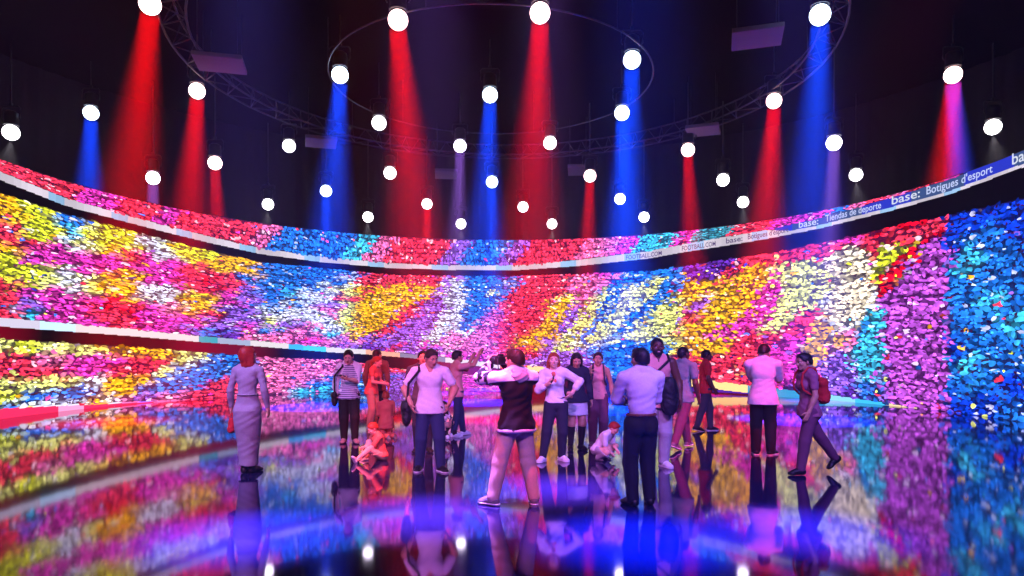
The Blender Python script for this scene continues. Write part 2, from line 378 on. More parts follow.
# ------------------------------------------------------------------ lamps, trusses, panels under the roof
m_black = mat('black powder coat', (.015, .015, .017), rough=.45, metal=.3)
m_truss = mat('dark grey steel', (.02, .017, .024), rough=.55, metal=.5)
m_panel = mat('pale grey panel', (.09, .07, .10), rough=.8)
def lens_mat(name, col, s):
    m = bpy.data.materials.new(name); m.use_nodes = True; nt = m.node_tree; nt.nodes.clear()
    o = nt.nodes.new('ShaderNodeOutputMaterial'); e = nt.nodes.new('ShaderNodeEmission'); e.inputs['Color'].default_value = (*col, 1); e.inputs['Strength'].default_value = s
    nt.links.new(e.outputs[0], o.inputs[0]); m.cycles.emission_sampling = 'NONE'
    return m
LENS = {'v': lens_mat('lit lens, violet white', (.85, .75, 1), 9), 'r': lens_mat('lit lens, warm red', (1, .62, .6), 9), 'b': lens_mat('lit lens, cold blue', (.62, .78, 1), 9), 'w': lens_mat('lit lens, white', (1, .95, 1), 8)}
RED, BLUE, WHITE = (1., .002, .004), (.002, .05, 1.), (1., .9, 1.)
VIOLET = (.42, .16, 1.)
def make_lamp(rod):
    root = empty('stage_lamp')
    bm = bmesh.new(); add_lathe(bm, [(0, .46), (.12, .46), (.19, .41), (.20, .30), (.20, .08), (.215, .07), (.215, .02), (.19, .02), (.18, .04)], 28); bm_obj('housing', bm, m_black, root)
    bm = bmesh.new(); add_lathe(bm, [(.23*math.sin(PI*k/12)+0., -.19-.23*math.cos(PI*k/12)) for k in range(12)]+[(0, .04)], 28); ln = bm_obj('lens', bm, LENS['w'], root)
    bm = bmesh.new(); add_tube(bm, [(-.25, 0, .22), (-.285, 0, .28), (-.285, 0, .55), (-.23, 0, .61), (.23, 0, .61), (.285, 0, .55), (.285, 0, .28), (.25, 0, .22)], .018, 8)
    bm_obj('yoke', bm, m_black, root)
    bm = bmesh.new(); add_tube(bm, [(0, 0, .61), (0, 0, .61+rod)], .022, 8); add_box(bm, (0, 0, .66), (.09, .07, .09), bevel=.01); bm_obj('hanging_rod', bm, m_black, root)
    return root
LIGHTS = []
def spot(loc, target, col, power, ang, blend=1., rad=.05, parent=None):
    l = bpy.data.lights.new('beam', 'SPOT'); l.color = col; l.energy = power; l.spot_size = math.radians(ang); l.spot_blend = blend; l.shadow_soft_size = rad
    o = link(bpy.data.objects.new('beam_light', l)); o.location = loc
    o.rotation_euler = (Vector(target)-Vector(loc)).to_track_quat('-Z', 'Y').to_euler()
    return o
def beam(loc, target, col, power, spread, dia=.40):
    l = bpy.data.lights.new('beam', 'AREA'); l.shape = 'DISK'; l.size = dia; l.spread = math.radians(spread); l.color = col; l.energy = power
    o = link(bpy.data.objects.new('beam_light', l)); o.location = loc
    o.rotation_euler = (Vector(target)-Vector(loc)).to_track_quat('-Z', 'Y').to_euler()
    return o
# px, py, beam colour, height, bottom-of-beam drift in px, label
LAMPS = [(150, 4, 'r', 9.3, -20, 'red'), (398, 20, 'r', 9.3, 16, ''), (540, 13, 'r', 9.3, -8, ''), (820, 15, 'b', 9.3, -8, ''), (340, 75, 'b', 9.3, -12, ''), (490, 95, 'b', 9.3, -8, ''),
         (632, 60, 'b', 9.3, -6, ''), (197, 91, 'r', 9.3, -12, ''), (91, 113, 'b', 9.3, -6, ''), (953, 75, 'r', 9.3, -14, ''), (774, 101, 'r', 9.3, -14, ''), (622, 113, 'b', 9.0, 4, ''),
         (460, 146, 'v', 9.0, -6, ''), (550, 143, 'w', 9.0, 0, ''), (379, 123, 'w', 9.0, 0, ''), (289, 146, 'w', 9.0, 0, ''), (834, 143, 'v', 8.0, -10, ''), (688, 150, 'r', 8.6, 8, ''),
         (215, 163, 'r', 8.0, 8, ''), (153, 178, 'v', 7.6, 0, ''), (390, 173, 'w', 8.2, 0, ''), (492, 182, 'b', 8.2, 0, ''), (590, 176, 'r', 8.2, -8, ''), (326, 191, 'b', 8.0, 0, ''),
         (620, 199, 'w', 8.0, 0, ''), (723, 180, 'w', 8.0, 0, ''), (427, 204, 'r', 8.0, 0, ''), (523, 207, 'w', 8.0, 0, '')]
LAMP_LABELS = {(150, 4): 'large red-beam lamp at the top edge of the photo, far left', (398, 20): 'large red-beam lamp near the top edge, left of centre', (540, 13): 'large red-beam lamp at the top edge, just right of centre',
 (820, 15): 'large blue-beam lamp at the top edge, right of the widest flat panel', (340, 75): 'blue-beam lamp at the left edge of the thin hoop', (490, 95): 'blue-beam lamp between the two central red beams',
 (632, 60): 'blue-beam lamp at the right edge of the thin hoop, higher of a close pair', (622, 113): 'blue-beam lamp hanging just below another blue one right of the hoop', (197, 91): 'red-beam lamp just under the wide flat panel on the left',
 (91, 113): 'blue-beam lamp left of all the red beams', (953, 75): 'lamp at the right with both a red and a blue beam', (774, 101): 'red-beam lamp left of the widest blue beam', (460, 146): 'white lamp with a soft violet beam, just left of the blue centre beam',
 (550, 143): 'white lamp without a beam, on the right side of the red beam right of centre', (379, 123): 'white lamp under the hoop, left of the red beam left of centre', (289, 146): 'white lamp alone between the left red beams and a blue one',
 (834, 143): 'small lamp with a violet beam right of the widest blue beam', (688, 150): 'small red-beam lamp below the flat panel right of centre', (215, 163): 'small red-beam lamp low beside the second red beam on the left',
 (153, 178): 'tiny lamp with a faint violet beam low behind the leftmost red beam', (390, 173): 'tiny white lamp at the left edge of the red beam left of centre', (492, 182): 'tiny blue lamp low inside the blue centre beam',
 (590, 176): 'small lamp with a thin red beam left of the wide blue pair', (326, 191): 'tiny lamp glowing low inside the blue beam left of the hoop', (620, 199): 'tiny white lamp low inside the blue beam right of centre',
 (723, 180): 'small white lamp between the two red beams on the right', (427, 204): 'tiny red lamp low at the right edge of the red beam left of centre', (523, 207): 'tiny white lamp low at the left edge of the red beam right of centre'}
_n = dict(zip([(11, 133), (268, 204), (368, 218), (461, 225), (552, 223), (644, 217), (743, 202), (856, 175), (993, 128)], ['leftmost', 'second from the left', 'third from the left', 'fourth from the left', 'middle right, fifth from the left', 'fourth from the right', 'third from the right', 'second from the right', 'rightmost']))
DOWN_LABELS = {k: f'small white downlight in the row above the screen, {v}' for k, v in _n.items()}
BEAMP = globals().get('BEAMP', 2300.)
proto_lamp = {}
def hang_lamp(loc, kind, label):
    rod = round(ZC-loc[2]-.82, 2)
    key = (kind, rod)
    if key not in proto_lamp:
        o = make_lamp(rod)
        for c in o.children:
            if c.name.startswith('lens'): c.data.materials.clear(); c.data.materials.append(LENS[kind])
        proto_lamp[key] = o
    else: o = copy_tree(proto_lamp[key])
    o.location = (loc[0], loc[1], loc[2]+.19)
    tag(o, label, 'lamp', 'lamps hanging from the ceiling')
    return o
word = {'r': 'red', 'b': 'blue', 'w': 'white', 'v': 'violet'}
for (px, py, k, z, drift, _) in LAMPS:
    d = F*(z-EYE)/(HOR-py); x = (px-CXP)/F*d
    tx = (px+drift-CXP)/F*d if drift else x
    hang_lamp((x, d, z), k, LAMP_LABELS[(px, py)] if 'LAMP_LABELS' in globals() else f'{word[k]} stage lamp hanging')
    # drift is the lean of the shaft per 190 px of drop
    drop = 190/F*d
    tgt = (x+(tx-x)*z/drop, d, 0)
    if k in 'rbv':
        big = py < 130
        beam((x, d, z-.24), tgt, {'r': RED, 'b': BLUE, 'v': VIOLET}[k], (.5 if k == 'v' else 1.)*BEAMP*(1.0 if k == 'r' else 1.25)*(1. if big else .6), 20 if big else 17, .42 if big else .36)
    else:
        spot((x, d, z-.24), tgt, WHITE, 250, 22)
d = F*(9.3-EYE)/(HOR-75); x = (953-CXP)/F*d
beam((x, d, 9.05), (x+.75, d, 0), BLUE, BEAMP*.8, 14)
# ring of downlights between screen and drape: each throws a scallop on the drape
for (px, py) in [(268, 204), (368, 218), (461, 225), (552, 223), (644, 217), (743, 202), (856, 175), (993, 128), (11, 133)]:
    d = F*(7.6-EYE)/(HOR-py); x = (px-CXP)/F*d
    v = Vector((x-RX, d-RY)); v = v.normalized()*15.9
    # keep the picture direction, slide out to the ring
    dx = (px-CXP)/F; a = 1+dx*dx; b = dx*RX+RY; c = RX*RX+RY*RY-15.7**2
    t = (b+math.sqrt(b*b-a*c))/a; z = EYE+(HOR-py)/F*t
    hang_lamp((dx*t, t, round(z, 1)), 'w', DOWN_LABELS[(px, py)] if 'DOWN_LABELS' in globals() else 'small white downlight near the drape')
    out = Vector((dx*t-RX, t-RY, 0)).normalized()
    spot((dx*t, t, round(z, 1)-.24), (dx*t+out.x*.45, t+out.y*.45, z-2), WHITE, 3200, 62, .8)
# circular trusses
def truss_ring(name, cx, cy, R, z, h, seg, label, tube=.03):
    root = empty(name, (cx, cy, z))
    P = lambda r, k, dz: (r*math.sin(2*PI*k/seg), r*math.cos(2*PI*k/seg), dz)
    for nm, r, dz in (('outer_chord', R, 0), ('inner_chord', R-h, 0), ('top_chord', R-h/2, h*.8)):
        bm = bmesh.new(); add_tube(bm, [P(r, k, dz) for k in range(seg)], tube, 8, closed=True); bm_obj(nm, bm, m_truss, root)
    bm = bmesh.new()
    for k in range(seg):
        a, b = (R, R-h) if k % 2 else (R-h, R)
        add_tube(bm, [P(a, k, 0), P(b, k+1, 0)], tube*.55, 6); add_tube(bm, [P(a, k, 0), P(R-h/2, k+.5, h*.8)], tube*.55, 6); add_tube(bm, [P(b, k+1, 0), P(R-h/2, k+.5, h*.8)], tube*.55, 6)
    bm_obj('lattice', bm, m_truss, root)
    for k in range(0, seg, seg//8):
        bm = bmesh.new(); add_tube(bm, [P(R-h/2, k+.5, h*.8), P(R-h/2, k+.5, ZC-z-.03)], .012, 6); bm_obj('suspension_cable', bm, m_truss, root)
    tag(root, label, 'truss')
truss_ring('circular_truss', -.2, 19.6, 8.9, 9.6, .6, 96, 'large circular steel lattice truss hung under the black ceiling')
root = empty('cable_ring', (-.6, 20.2, 9.5))
bm = bmesh.new(); add_tube(bm, [(4.7*math.sin(2*PI*k/96), 4.7*math.cos(2*PI*k/96), 0) for k in range(96)], .022, 8, closed=True); bm_obj('hoop', bm, m_truss, root)
for k in range(6):
    bm = bmesh.new(); a = 2*PI*k/6+.3; add_tube(bm, [(4.7*math.sin(a), 4.7*math.cos(a), 0), (4.7*math.sin(a), 4.7*math.cos(a), ZC-9.53)], .008, 6); bm_obj('suspension_cable', bm, m_truss, root)
tag(root, 'thin dark hoop hanging inside the large circular truss', 'hoop')
def panel(px, py, wpx, hpx, z, rz, label):
    d = F*(z-EYE)/(HOR-py); x = (px-CXP)/F*d; w = wpx/F*d; dep = hpx*d*d/(F*(z-EYE))
    root = empty('hanging_panel', (x, d, z), rz)
    bm = bmesh.new(); add_box(bm, (0, 0, 0), (w, dep, .12), bevel=.015); bm_obj('board', bm, m_panel, root)
    for sx in (-1, 1):
        bm = bmesh.new(); add_tube(bm, [(sx*w*.4, -dep*.4, .09), (sx*w*.4, dep*.4, .09)], .03, 8); bm_obj('rail', bm, m_truss, root)
    for sx in (-1, 1):
        for sy in (-1, 1):
            bm = bmesh.new(); add_tube(bm, [(sx*w*.4, sy*dep*.38, .06), (sx*w*.4, sy*dep*.38, ZC-z-.03)], .01, 6); bm_obj('suspension_cable', bm, m_truss, root)
    tag(root, label, 'panel', 'flat panels hanging under the roof')
panel(220, 63, 46, 17, 9.4, .25, 'wide flat grey panel hanging between the two large red lamps')
panel(757, 37, 48, 20, 9.4, -.3, 'wide flat grey panel hanging beside the big blue lamp')
panel(321, 142, 30, 10, 9.2, .3, 'flat grey panel hanging in front of the blue shaft of light')
panel(703, 130, 32, 10, 9.2, -.35, 'flat grey panel hanging above the narrow red shaft of light')
panel(446, 174, 22, 8, 9.0, .1, 'small flat grey panel hanging left of the blue centre shaft')
panel(578, 170, 20, 9, 9.0, -.1, 'small flat grey panel hanging beside a lamp right of centre')
# ------------------------------------------------------------------ camera, haze, colour management
cam = bpy.data.cameras.new('camera'); cam.sensor_width = 36; cam.lens = 36*F/1024; cam.shift_y = (HOR-288)/1024; cam.clip_end = 200; cam.clip_start = .05
co = link(bpy.data.objects.new('camera', cam)); co.location = (0, 0, EYE); co.rotation_euler = (PI/2, 0, 0); SC.camera = co
w = bpy.data.worlds.new('hall air'); SC.world = w; w.use_nodes = True; nt = w.node_tree; nt.nodes.clear()
o = nt.nodes.new('ShaderNodeOutputWorld'); bg = nt.nodes.new('ShaderNodeBackground'); bg.inputs[0].default_value = (0, 0, 0, 1); bg.inputs[1].default_value = 0
vs = nt.nodes.new('ShaderNodeVolumeScatter'); vs.inputs['Density'].default_value = .0014; vs.inputs['Anisotropy'].default_value = .1; vs.inputs['Color'].default_value = (1, 1, 1, 1)
nt.links.new(bg.outputs[0], o.inputs['Surface']); nt.links.new(vs.outputs[0], o.inputs['Volume'])
SC.view_settings.view_transform = 'Standard'; SC.view_settings.look = 'None'; SC.view_settings.gamma = 1; SC.view_settings.exposure = 0; SC.view_settings.use_curve_mapping = False
cy = SC.cycles; cy.max_bounces = 6; cy.diffuse_bounces = 2; cy.glossy_bounces = 3; cy.volume_bounces = 0; cy.transparent_max_bounces = 4; cy.caustics_reflective = False
cy.use_denoising = True; cy.use_light_tree = True; cy.sample_clamp_indirect = 6
# added wash lamps over the viewer's end of the hall, out of the picture
# ------------------------------------------------------------------ people: one smooth surface grown from a posed skeleton
import openvdb as vdb
def V3(*a): return np.array(a, float)
def rotx(a): c, s = math.cos(a), math.sin(a); return np.array([[1, 0, 0], [0, c, -s], [0, s, c]])
def roty(a): c, s = math.cos(a), math.sin(a); return np.array([[c, 0, s], [0, 1, 0], [-s, 0, c]])
def rotz(a): c, s = math.cos(a), math.sin(a); return np.array([[c, -s, 0], [s, c, 0], [0, 0, 1]])
def nrm(v): return v/(np.linalg.norm(v)+1e-9)
D = math.radians
BIG = .12
class Field:
    """a list of rounded shapes blended into one distance field, meshed on a voxel grid"""
    def __init__(s): s.p = []
    def cap(s, a, b, ra, rb, k=.02): s.p.append(('c', V3(*a), V3(*b), ra, rb, k)); return s
    def ell(s, c, r, R=None, k=.02): s.p.append(('e', V3(*c), V3(*r), np.eye(3) if R is None else R, k)); return s
    def cut_ell(s, c, r, R=None, k=.008): s.p.append(('ce', V3(*c), V3(*r), np.eye(3) if R is None else R, k)); return s
    def cut_cap(s, a, b, ra, rb, k=.006): s.p.append(('cc', V3(*a), V3(*b), ra, rb, k)); return s
    def plane(s, n, p): s.p.append(('pl', nrm(V3(*n)), V3(*p))); return s           # keeps the side n points away from
    def fold(s, amp, f): s.p.append(('f', amp, f)); return s
    def grow(s, d): s.p.append(('g', d)); return s
    def tube(s, path, k=.015): s.p.append(('t', path, k)); return s                  # elliptical sections (c, rx, ry, z)
    def add(s, o): s.p += o.p; return s
    def bounds(s):
        lo, hi = [], []
        for q in s.p:
            if q[0] == 'c': lo += [q[1]-q[3], q[2]-q[4]]; hi += [q[1]+q[3], q[2]+q[4]]
            elif q[0] == 'e': m = np.abs(q[3]) @ q[2]; lo.append(q[1]-m); hi.append(q[1]+m)
            elif q[0] == 't':
                for (c, rx, ry) in q[1]: m = V3(max(rx, ry), max(rx, ry), .01); lo.append(c-m); hi.append(c+m)
        return np.min(lo, 0), np.max(hi, 0)
    def mesh(s, vox):
        lo, hi = s.bounds(); pad = .05; lo = lo-pad; hi = hi+pad
        n = np.ceil((hi-lo)/vox).astype(int)+1
        ax = [lo[i]+vox*np.arange(n[i]) for i in range(3)]
        d = np.full(n, BIG, np.float32)
        def sub(a, b):
            i0 = np.clip(np.floor((a-lo)/vox).astype(int), 0, n); i1 = np.clip(np.ceil((b-lo)/vox).astype(int)+1, 0, n)
            sl = tuple(slice(i0[i], i1[i]) for i in range(3))
            g = np.meshgrid(ax[0][sl[0]], ax[1][sl[1]], ax[2][sl[2]], indexing='ij', sparse=True)
            return sl, g
        def smin(a, b, k):
            h = np.maximum(k-np.abs(a-b), 0)/k; return np.minimum(a, b)-h*h*k*.25
        def dcap(g, a, b, ra, rb):
            ab = b-a; L = float(ab @ ab)+1e-12
            px, py, pz = g[0]-a[0], g[1]-a[1], g[2]-a[2]
            t = np.clip((px*ab[0]+py*ab[1]+pz*ab[2])/L, 0, 1)
            return np.sqrt((px-t*ab[0])**2+(py-t*ab[1])**2+(pz-t*ab[2])**2)-(ra+(rb-ra)*t)
        def dell(g, c, r, R):
            px, py, pz = g[0]-c[0], g[1]-c[1], g[2]-c[2]
            q = [(R[0, i]*px+R[1, i]*py+R[2, i]*pz) for i in range(3)]
            k0 = np.sqrt(sum((q[i]/r[i])**2 for i in range(3))); k1 = np.sqrt(sum((q[i]/r[i]**2)**2 for i in range(3)))
            return k0*(k0-1)/np.maximum(k1, 1e-6)
        for q in s.p:
            t = q[0]
            if t in ('c', 'cc'):
                m = max(q[3], q[4])+.06; sl, g = sub(np.minimum(q[1], q[2])-m, np.maximum(q[1], q[2])+m)
                if 0 in d[sl].shape: continue
                v = dcap(g, *q[1:5]); d[sl] = smin(d[sl], v, q[5]) if t == 'c' else -smin(-d[sl], v, q[5])
            elif t in ('e', 'ce'):
                m = np.abs(q[3]) @ q[2]+.06; sl, g = sub(q[1]-m, q[1]+m)
                if 0 in d[sl].shape: continue
                v = dell(g, *q[1:4]); d[sl] = smin(d[sl], v, q[4]) if t == 'e' else -smin(-d[sl], v, q[4])
            elif t == 't':
                P = q[1]; zs = [c[2] for c, _, _ in P]; o = np.argsort(zs); zs = np.array(zs)[o]
                cx = np.array([P[i][0][0] for i in o]); cyy = np.array([P[i][0][1] for i in o]); rx = np.array([P[i][1] for i in o]); ry = np.array([P[i][2] for i in o])
                m = max(rx.max(), ry.max())+.06
                sl, g = sub(V3(cx.min()-m, cyy.min()-m, zs[0]-.03), V3(cx.max()+m, cyy.max()+m, zs[-1]+.03))
                Z = g[2]; CX, CY, A, B = (np.interp(Z, zs, w) for w in (cx, cyy, rx, ry))
                v = (np.sqrt(((g[0]-CX)/A)**2+((g[1]-CY)/B)**2)-1)*np.minimum(A, B)
                v = np.maximum(v, np.maximum(zs[0]-Z, Z-zs[-1])); d[sl] = smin(d[sl], v, q[2])
            elif t == 'pl':
                g = np.meshgrid(*ax, indexing='ij', sparse=True)
                d = np.maximum(d, ((g[0]-q[2][0])*q[1][0]+(g[1]-q[2][1])*q[1][1]+(g[2]-q[2][2])*q[1][2]).astype(np.float32))
            elif t == 'g': d = d-np.float32(q[1])
            elif t == 'f':
                g = np.meshgrid(*ax, indexing='ij', sparse=True); a, f = q[1], q[2]
                d = d+(a*(np.sin(f*(g[0]*.9+g[2]*1.3)+2.*np.sin(f*.37*(g[1]+g[2])))+np.sin(f*(g[1]*1.1-g[2]*.8)+1.7*np.sin(f*.31*(g[0]-g[2])))*.8)).astype(np.float32)
        gr = vdb.FloatGrid(1.0); gr.copyFromArray(np.ascontiguousarray(d)); gr.gridClass = vdb.GridClass.LEVEL_SET
        pts, quads = gr.convertToQuads(0.)
        return np.asarray(pts, float)*vox+lo, np.asarray(quads)[:, ::-1]
def field_obj(name, f, m, parent, vox, shift=None):
    v, q = f.mesh(vox)
    if shift is not None: v = v-shift
    n = len(q); me = bpy.data.meshes.new(name)
    me.vertices.add(len(v)); me.vertices.foreach_set('co', v.astype(np.float32).ravel())
    me.loops.add(n*4); me.loops.foreach_set('vertex_index', q.astype(np.int32).ravel())
    me.polygons.add(n); me.polygons.foreach_set('loop_start', np.arange(0, n*4, 4, dtype=np.int32))
    try: me.polygons.foreach_set('loop_total', np.full(n, 4, np.int32))
    except Exception: pass
    me.update(calc_edges=True); me.polygons.foreach_set('use_smooth', np.ones(n, bool))
    me.materials.append(m)
    return link(bpy.data.objects.new(name, me), parent)

def ik(a, c, l1, l2, hint):
    """middle joint of a two-bone chain a -> c; also the reachable end"""
    d = c-a; L = np.linalg.norm(d); mx = (l1+l2)*.999
    if L > mx: c = a+d/L*mx; L = mx
    L = max(L, abs(l1-l2)+.005)
    u = nrm(c-a); x = (l1*l1-l2*l2+L*L)/(2*L); h = math.sqrt(max(l1*l1-x*x, 0))
    hv = hint-u*(hint @ u); hv = nrm(hv)
    return a+u*x+hv*h, c

def mat_c(name, rgb, rough=.75, bump=.1, bs=60, vary=.12): return mat(name, srgb(*rgb), rough=rough, bump=bump, bscale=bs, vary=vary, spec=.3)
SKIN = {'light': mat_c('light skin', (222, 172, 150), .5, .05, 90, .06), 'tan': mat_c('tan skin', (196, 142, 116), .5, .05, 90, .06), 'dark': mat_c('dark skin', (96, 62, 48), .45, .05, 90, .08)}
HAIRM = {'black': mat_c('black hair', (24, 18, 20), .45, .15, 140, .3), 'brown': mat_c('dark brown hair', (52, 34, 28), .45, .15, 140, .3), 'red': mat_c('auburn hair', (150, 40, 22), .45, .15, 140, .3), 'ginger': mat_c('reddish hair', (150, 62, 38), .45, .15, 140, .3), 'fair': mat_c('light brown hair', (120, 82, 56), .45, .15, 140, .3)}
m_eye = mat('eye', (.75, .75, .75), rough=.2); m_iris = mat('iris', (.02, .012, .01), rough=.2); m_lip = mat_c('lips', (150, 62, 66), .45, 0, 60, 0)
m_teeth = mat('teeth', (.8, .78, .74), rough=.3)
CLOTH = {}
def cloth(name, rgb, rough=.85, bump=.12, bs=45):
    if name not in CLOTH: CLOTH[name] = mat_c(name, rgb, rough, bump, bs, .14)
    return CLOTH[name]

class Human:
    def __init__(s, px, feet, head, yaw, label, sex='m', skin='light', build=1., hs=1., floor_feet=True, nose_turn=0, **P):
        s.x, s.d = pos_at(px, feet); s.yaw = D(yaw); s.h = EYE+(HOR-head)/F*s.d if P.get('h') is None else P['h']
        s.sex, s.skin, s.w, s.hs, s.P = sex, SKIN[skin], build, hs, P
        h = s.h; s.g = lambda *a: V3(*a)*h
        s.scale_body = P.get('body', h)          # body unit: standing height
        u = s.u = s.scale_body
        G = lambda t: V3(*t)*u
        pel = s.pel = G(P.get('pelvis', (0, 0, .525)))
        Rp = s.Rp = rotz(D(P.get('hip_turn', 0)))
        lean = P.get('lean', 0); side = P.get('side', 0); tw = P.get('twist', 0)
        Rs = s.Rs = Rp @ rotz(D(tw)) @ roty(D(side)) @ rotx(D(lean))
        curve = P.get('curve', 0)
        s.N = pel + Rs @ rotx(D(curve)) @ G((0, 0, .315)); s.Rc = Rs @ rotx(D(curve*1.5))
        s.sp = lambda t: pel+(s.N-pel)*t + s.Rs @ G((0, .012*math.sin(PI*t)+(curve/40.)*.03*math.sin(PI*t), 0))
        m = sex == 'm'; s.sw = (.118 if m else .098)*P.get('sw', 1.)*u
        s.S = {sd: s.N+s.Rc @ (V3(sd*s.sw, 0, -.034*u)+G(P.get('shrug', {}).get(sd, (0, 0, 0)))) for sd in (1, -1)}
        hipw = .05*u
        s.Hp = {sd: pel+Rp @ V3(sd*hipw, 0, -.012*u) for sd in (1, -1)}
        s.A, s.K, s.E, s.W, s.footdir = {}, {}, {}, {}, {}
        for sd, k in ((1, 'L'), (-1, 'R')):
            an = G(P.get('ankle'+k, (sd*.055, .01, .042)))
            s.K[sd], s.A[sd] = ik(s.Hp[sd], an, .245*u, .232*u, V3(*P.get('knee'+k, (sd*.12, -1, 0))))
            s.footdir[sd] = nrm(V3(*P.get('foot'+k, (sd*.3, -1, 0))))
            w = s.Rc @ G(P['wrist'+k])+s.N if 'wrist'+k in P else s.S[sd]+s.Rc @ G((sd*.035, -.015, -.285))
            s.E[sd], s.W[sd] = ik(s.S[sd], w, .163*u, .138*u, s.Rc @ V3(*P.get('elbow'+k, (sd*.5, .8, -.25))))
        s.Rh = s.Rc @ rotz(D(P.get('head_yaw', 0))) @ rotx(D(P.get('head_pitch', 0)-curve*1.0-lean*.6)) @ roty(D(P.get('head_roll', 0)))
        s.HC = s.N+s.Rc @ G((0, -.006, .022))+s.Rh @ (V3(0, -.004, .062)*u + V3(0, 0, .05)*u*(hs-1))
        s.root = None; s.label = label
    # ---------------- fields
    def hp(s, *p): return s.HC+s.Rh @ (V3(*p)*s.u*s.hs)
    def torso(s):
        f = Field(); u, w = s.u, s.w; fm = s.sex != 'm'; R = s.Rs; Rp = s.Rp
        E = lambda c, r, RR=None, k=.03: f.ell(c, V3(*r)*u*V3(w, w, 1), R if RR is None else RR, k*u/1.65)
        E(s.sp(.0), (.092, .064, .07) if not fm else (.096, .066, .072), Rp)
        for sd in (1, -1): f.ell(s.pel+Rp @ (V3(sd*.044, .03, -.03)*u), V3(.05, .052, .055)*u*w, Rp, .025*u/1.65)
        E(s.sp(.34), (.08, .058, .085) if not fm else (.068, .052, .085))
        E(s.sp(.66), (.094, .067, .105) if not fm else (.081, .06, .1), s.Rc)
        f.cap(s.S[1]*.78+s.S[-1]*.22+s.Rc @ (V3(0, .004, -.01)*u), s.S[-1]*.78+s.S[1]*.22+s.Rc @ (V3(0, .004, -.01)*u), .044*u, .044*u, .04*u/1.65)
        for sd in (1, -1):
            f.cap(s.N+s.Rc @ (V3(sd*.012, .006, .018)*u), s.S[sd]+s.Rc @ (V3(-sd*.02, 0, .008)*u), .026*u, .03*u, .03*u/1.65)
            if fm and s.P.get('bust', 1): f.ell(s.sp(.66)+s.Rc @ (V3(sd*.037, -.052, -.004)*u), V3(.032, .024, .034)*u, s.Rc, .025*u/1.65)
            elif not fm: f.ell(s.sp(.72)+s.Rc @ (V3(sd*.042, -.038, .005)*u), V3(.046, .026, .04)*u*w, s.Rc, .03*u/1.65)
        return f
    def legs(s, f, add=0., taper=None, upto=1.):
        u, w = s.u, s.w
        for sd in (1, -1):
            H, K, A = s.Hp[sd], s.K[sd], s.A[sd]
            back = nrm(np.cross(np.cross(A-K, s.footdir[sd]), A-K)); back = back if back @ s.footdir[sd] < 0 else -back
            f.cap(H, K, .056*u*w+add, .037*u*w+add, .03)
            e = K+(A-K)*upto
            if upto > .2:
                f.cap(K, e, .035*u*w+add, (.035-.013*upto)*u*w+add, .02)
                f.ell(K+(A-K)*.3+back*.010*u, V3(.031, .032, .075)*u*w+add, s.align(A-K), .03)
            if taper is not None: f.cap(H, K, .054*u*w+add, taper[0]*u*w+add, .02); f.cap(K, e, taper[0]*u*w+add, taper[1]*u*w+add, .02)
        return f
    def align(s, d):
        z = nrm(d); x = nrm(np.cross(V3(0, 1, 0) if abs(z[1]) < .9 else V3(1, 0, 0), z)); return np.stack([x, np.cross(z, x), z], 1)
    def arms(s, f, add=0., frac=2., r=None, k=.02):
        """sleeves or skin: frac 1 = to the elbow, 2 = to the wrist"""
        u, w = s.u, s.w*(1 if s.sex == 'm' else .86)
        for sd in (1, -1):
            S_, E_, W_ = s.S[sd], s.E[sd], s.W[sd]
            e1 = S_+(E_-S_)*min(frac, 1)
            f.cap(S_, e1, .034*u*w+add, (.034-.008*min(frac, 1))*u*w+add, k)
            if frac > 1:
                e2 = E_+(W_-E_)*(frac-1)
                f.cap(E_, e2, .0265*u*w+add, (.0265-.0085*(frac-1))*u*w+add, k)
                if frac > 1.35: f.ell(E_+(W_-E_)*.28, V3(.027, .027, .05)*u*w+add, s.align(W_-E_), .02)
        return f
    def hand(s, f, sd):
        u = s.u*(.92 if s.sex != 'm' else 1)*s.P.get('handscale', 1); key = 'L' if sd == 1 else 'R'
        W = s.W[sd]; d = nrm(W-s.E[sd])
        if 'handdir'+key in s.P: d = nrm(s.Rc @ V3(*s.P['handdir'+key]))
        pn = s.P.get('palm'+key); pn = s.Rc @ V3(*pn) if pn is not None else s.Rc @ V3(-sd, 0, 0)     # direction the palm faces
        pn = nrm(pn-d*(pn @ d)); side = np.cross(d, pn)*sd                                            # towards the thumb
        if side @ (s.Rc @ V3(0, -1, 0)) < 0 and s.P.get('thumb'+key) is None: side = -side
        curl = s.P.get('curl'+key, .35); R = np.stack([side, pn, d], 1)
        pc = W+d*.027*u
        f.cap(W-d*.01*u, W+d*.012*u, .0165*u, .017*u, .012)
        f.ell(pc+d*.002*u, V3(.0235, .0115, .031)*u, R, .008)
        s.palm = getattr(s, 'palm', {}); s.palm[sd] = (pc+pn*.012*u, d, pn, side)
        for i, (o, L) in enumerate(((.017, .041), (.006, .046), (-.005, .043), (-.0155, .034))):
            b = pc+side*o*u+d*.024*u; dd = d+side*o*3.; dd = nrm(dd); p = b; r = .0062*u
            for j, (fr, c) in enumerate(((.45, .5), (.3, .9), (.25, .8))):
                ang = curl*c*(1+.12*i)
                dd = nrm(dd*math.cos(ang)+pn*math.sin(ang)); q = p+dd*L*u*fr
                f.cap(p, q, r, r*.9, .004); p = q; r *= .92
        tb = pc+side*.018*u-d*.012*u; t1 = nrm(side*.8+d*.65+pn*.35); p1 = tb+t1*.022*u
        f.cap(tb, p1, .0095*u, .0078*u, .006); t2 = nrm(d*.85+side*.25+pn*(.25+curl*.6)); f.cap(p1, p1+t2*.021*u, .0075*u, .006*u, .004)
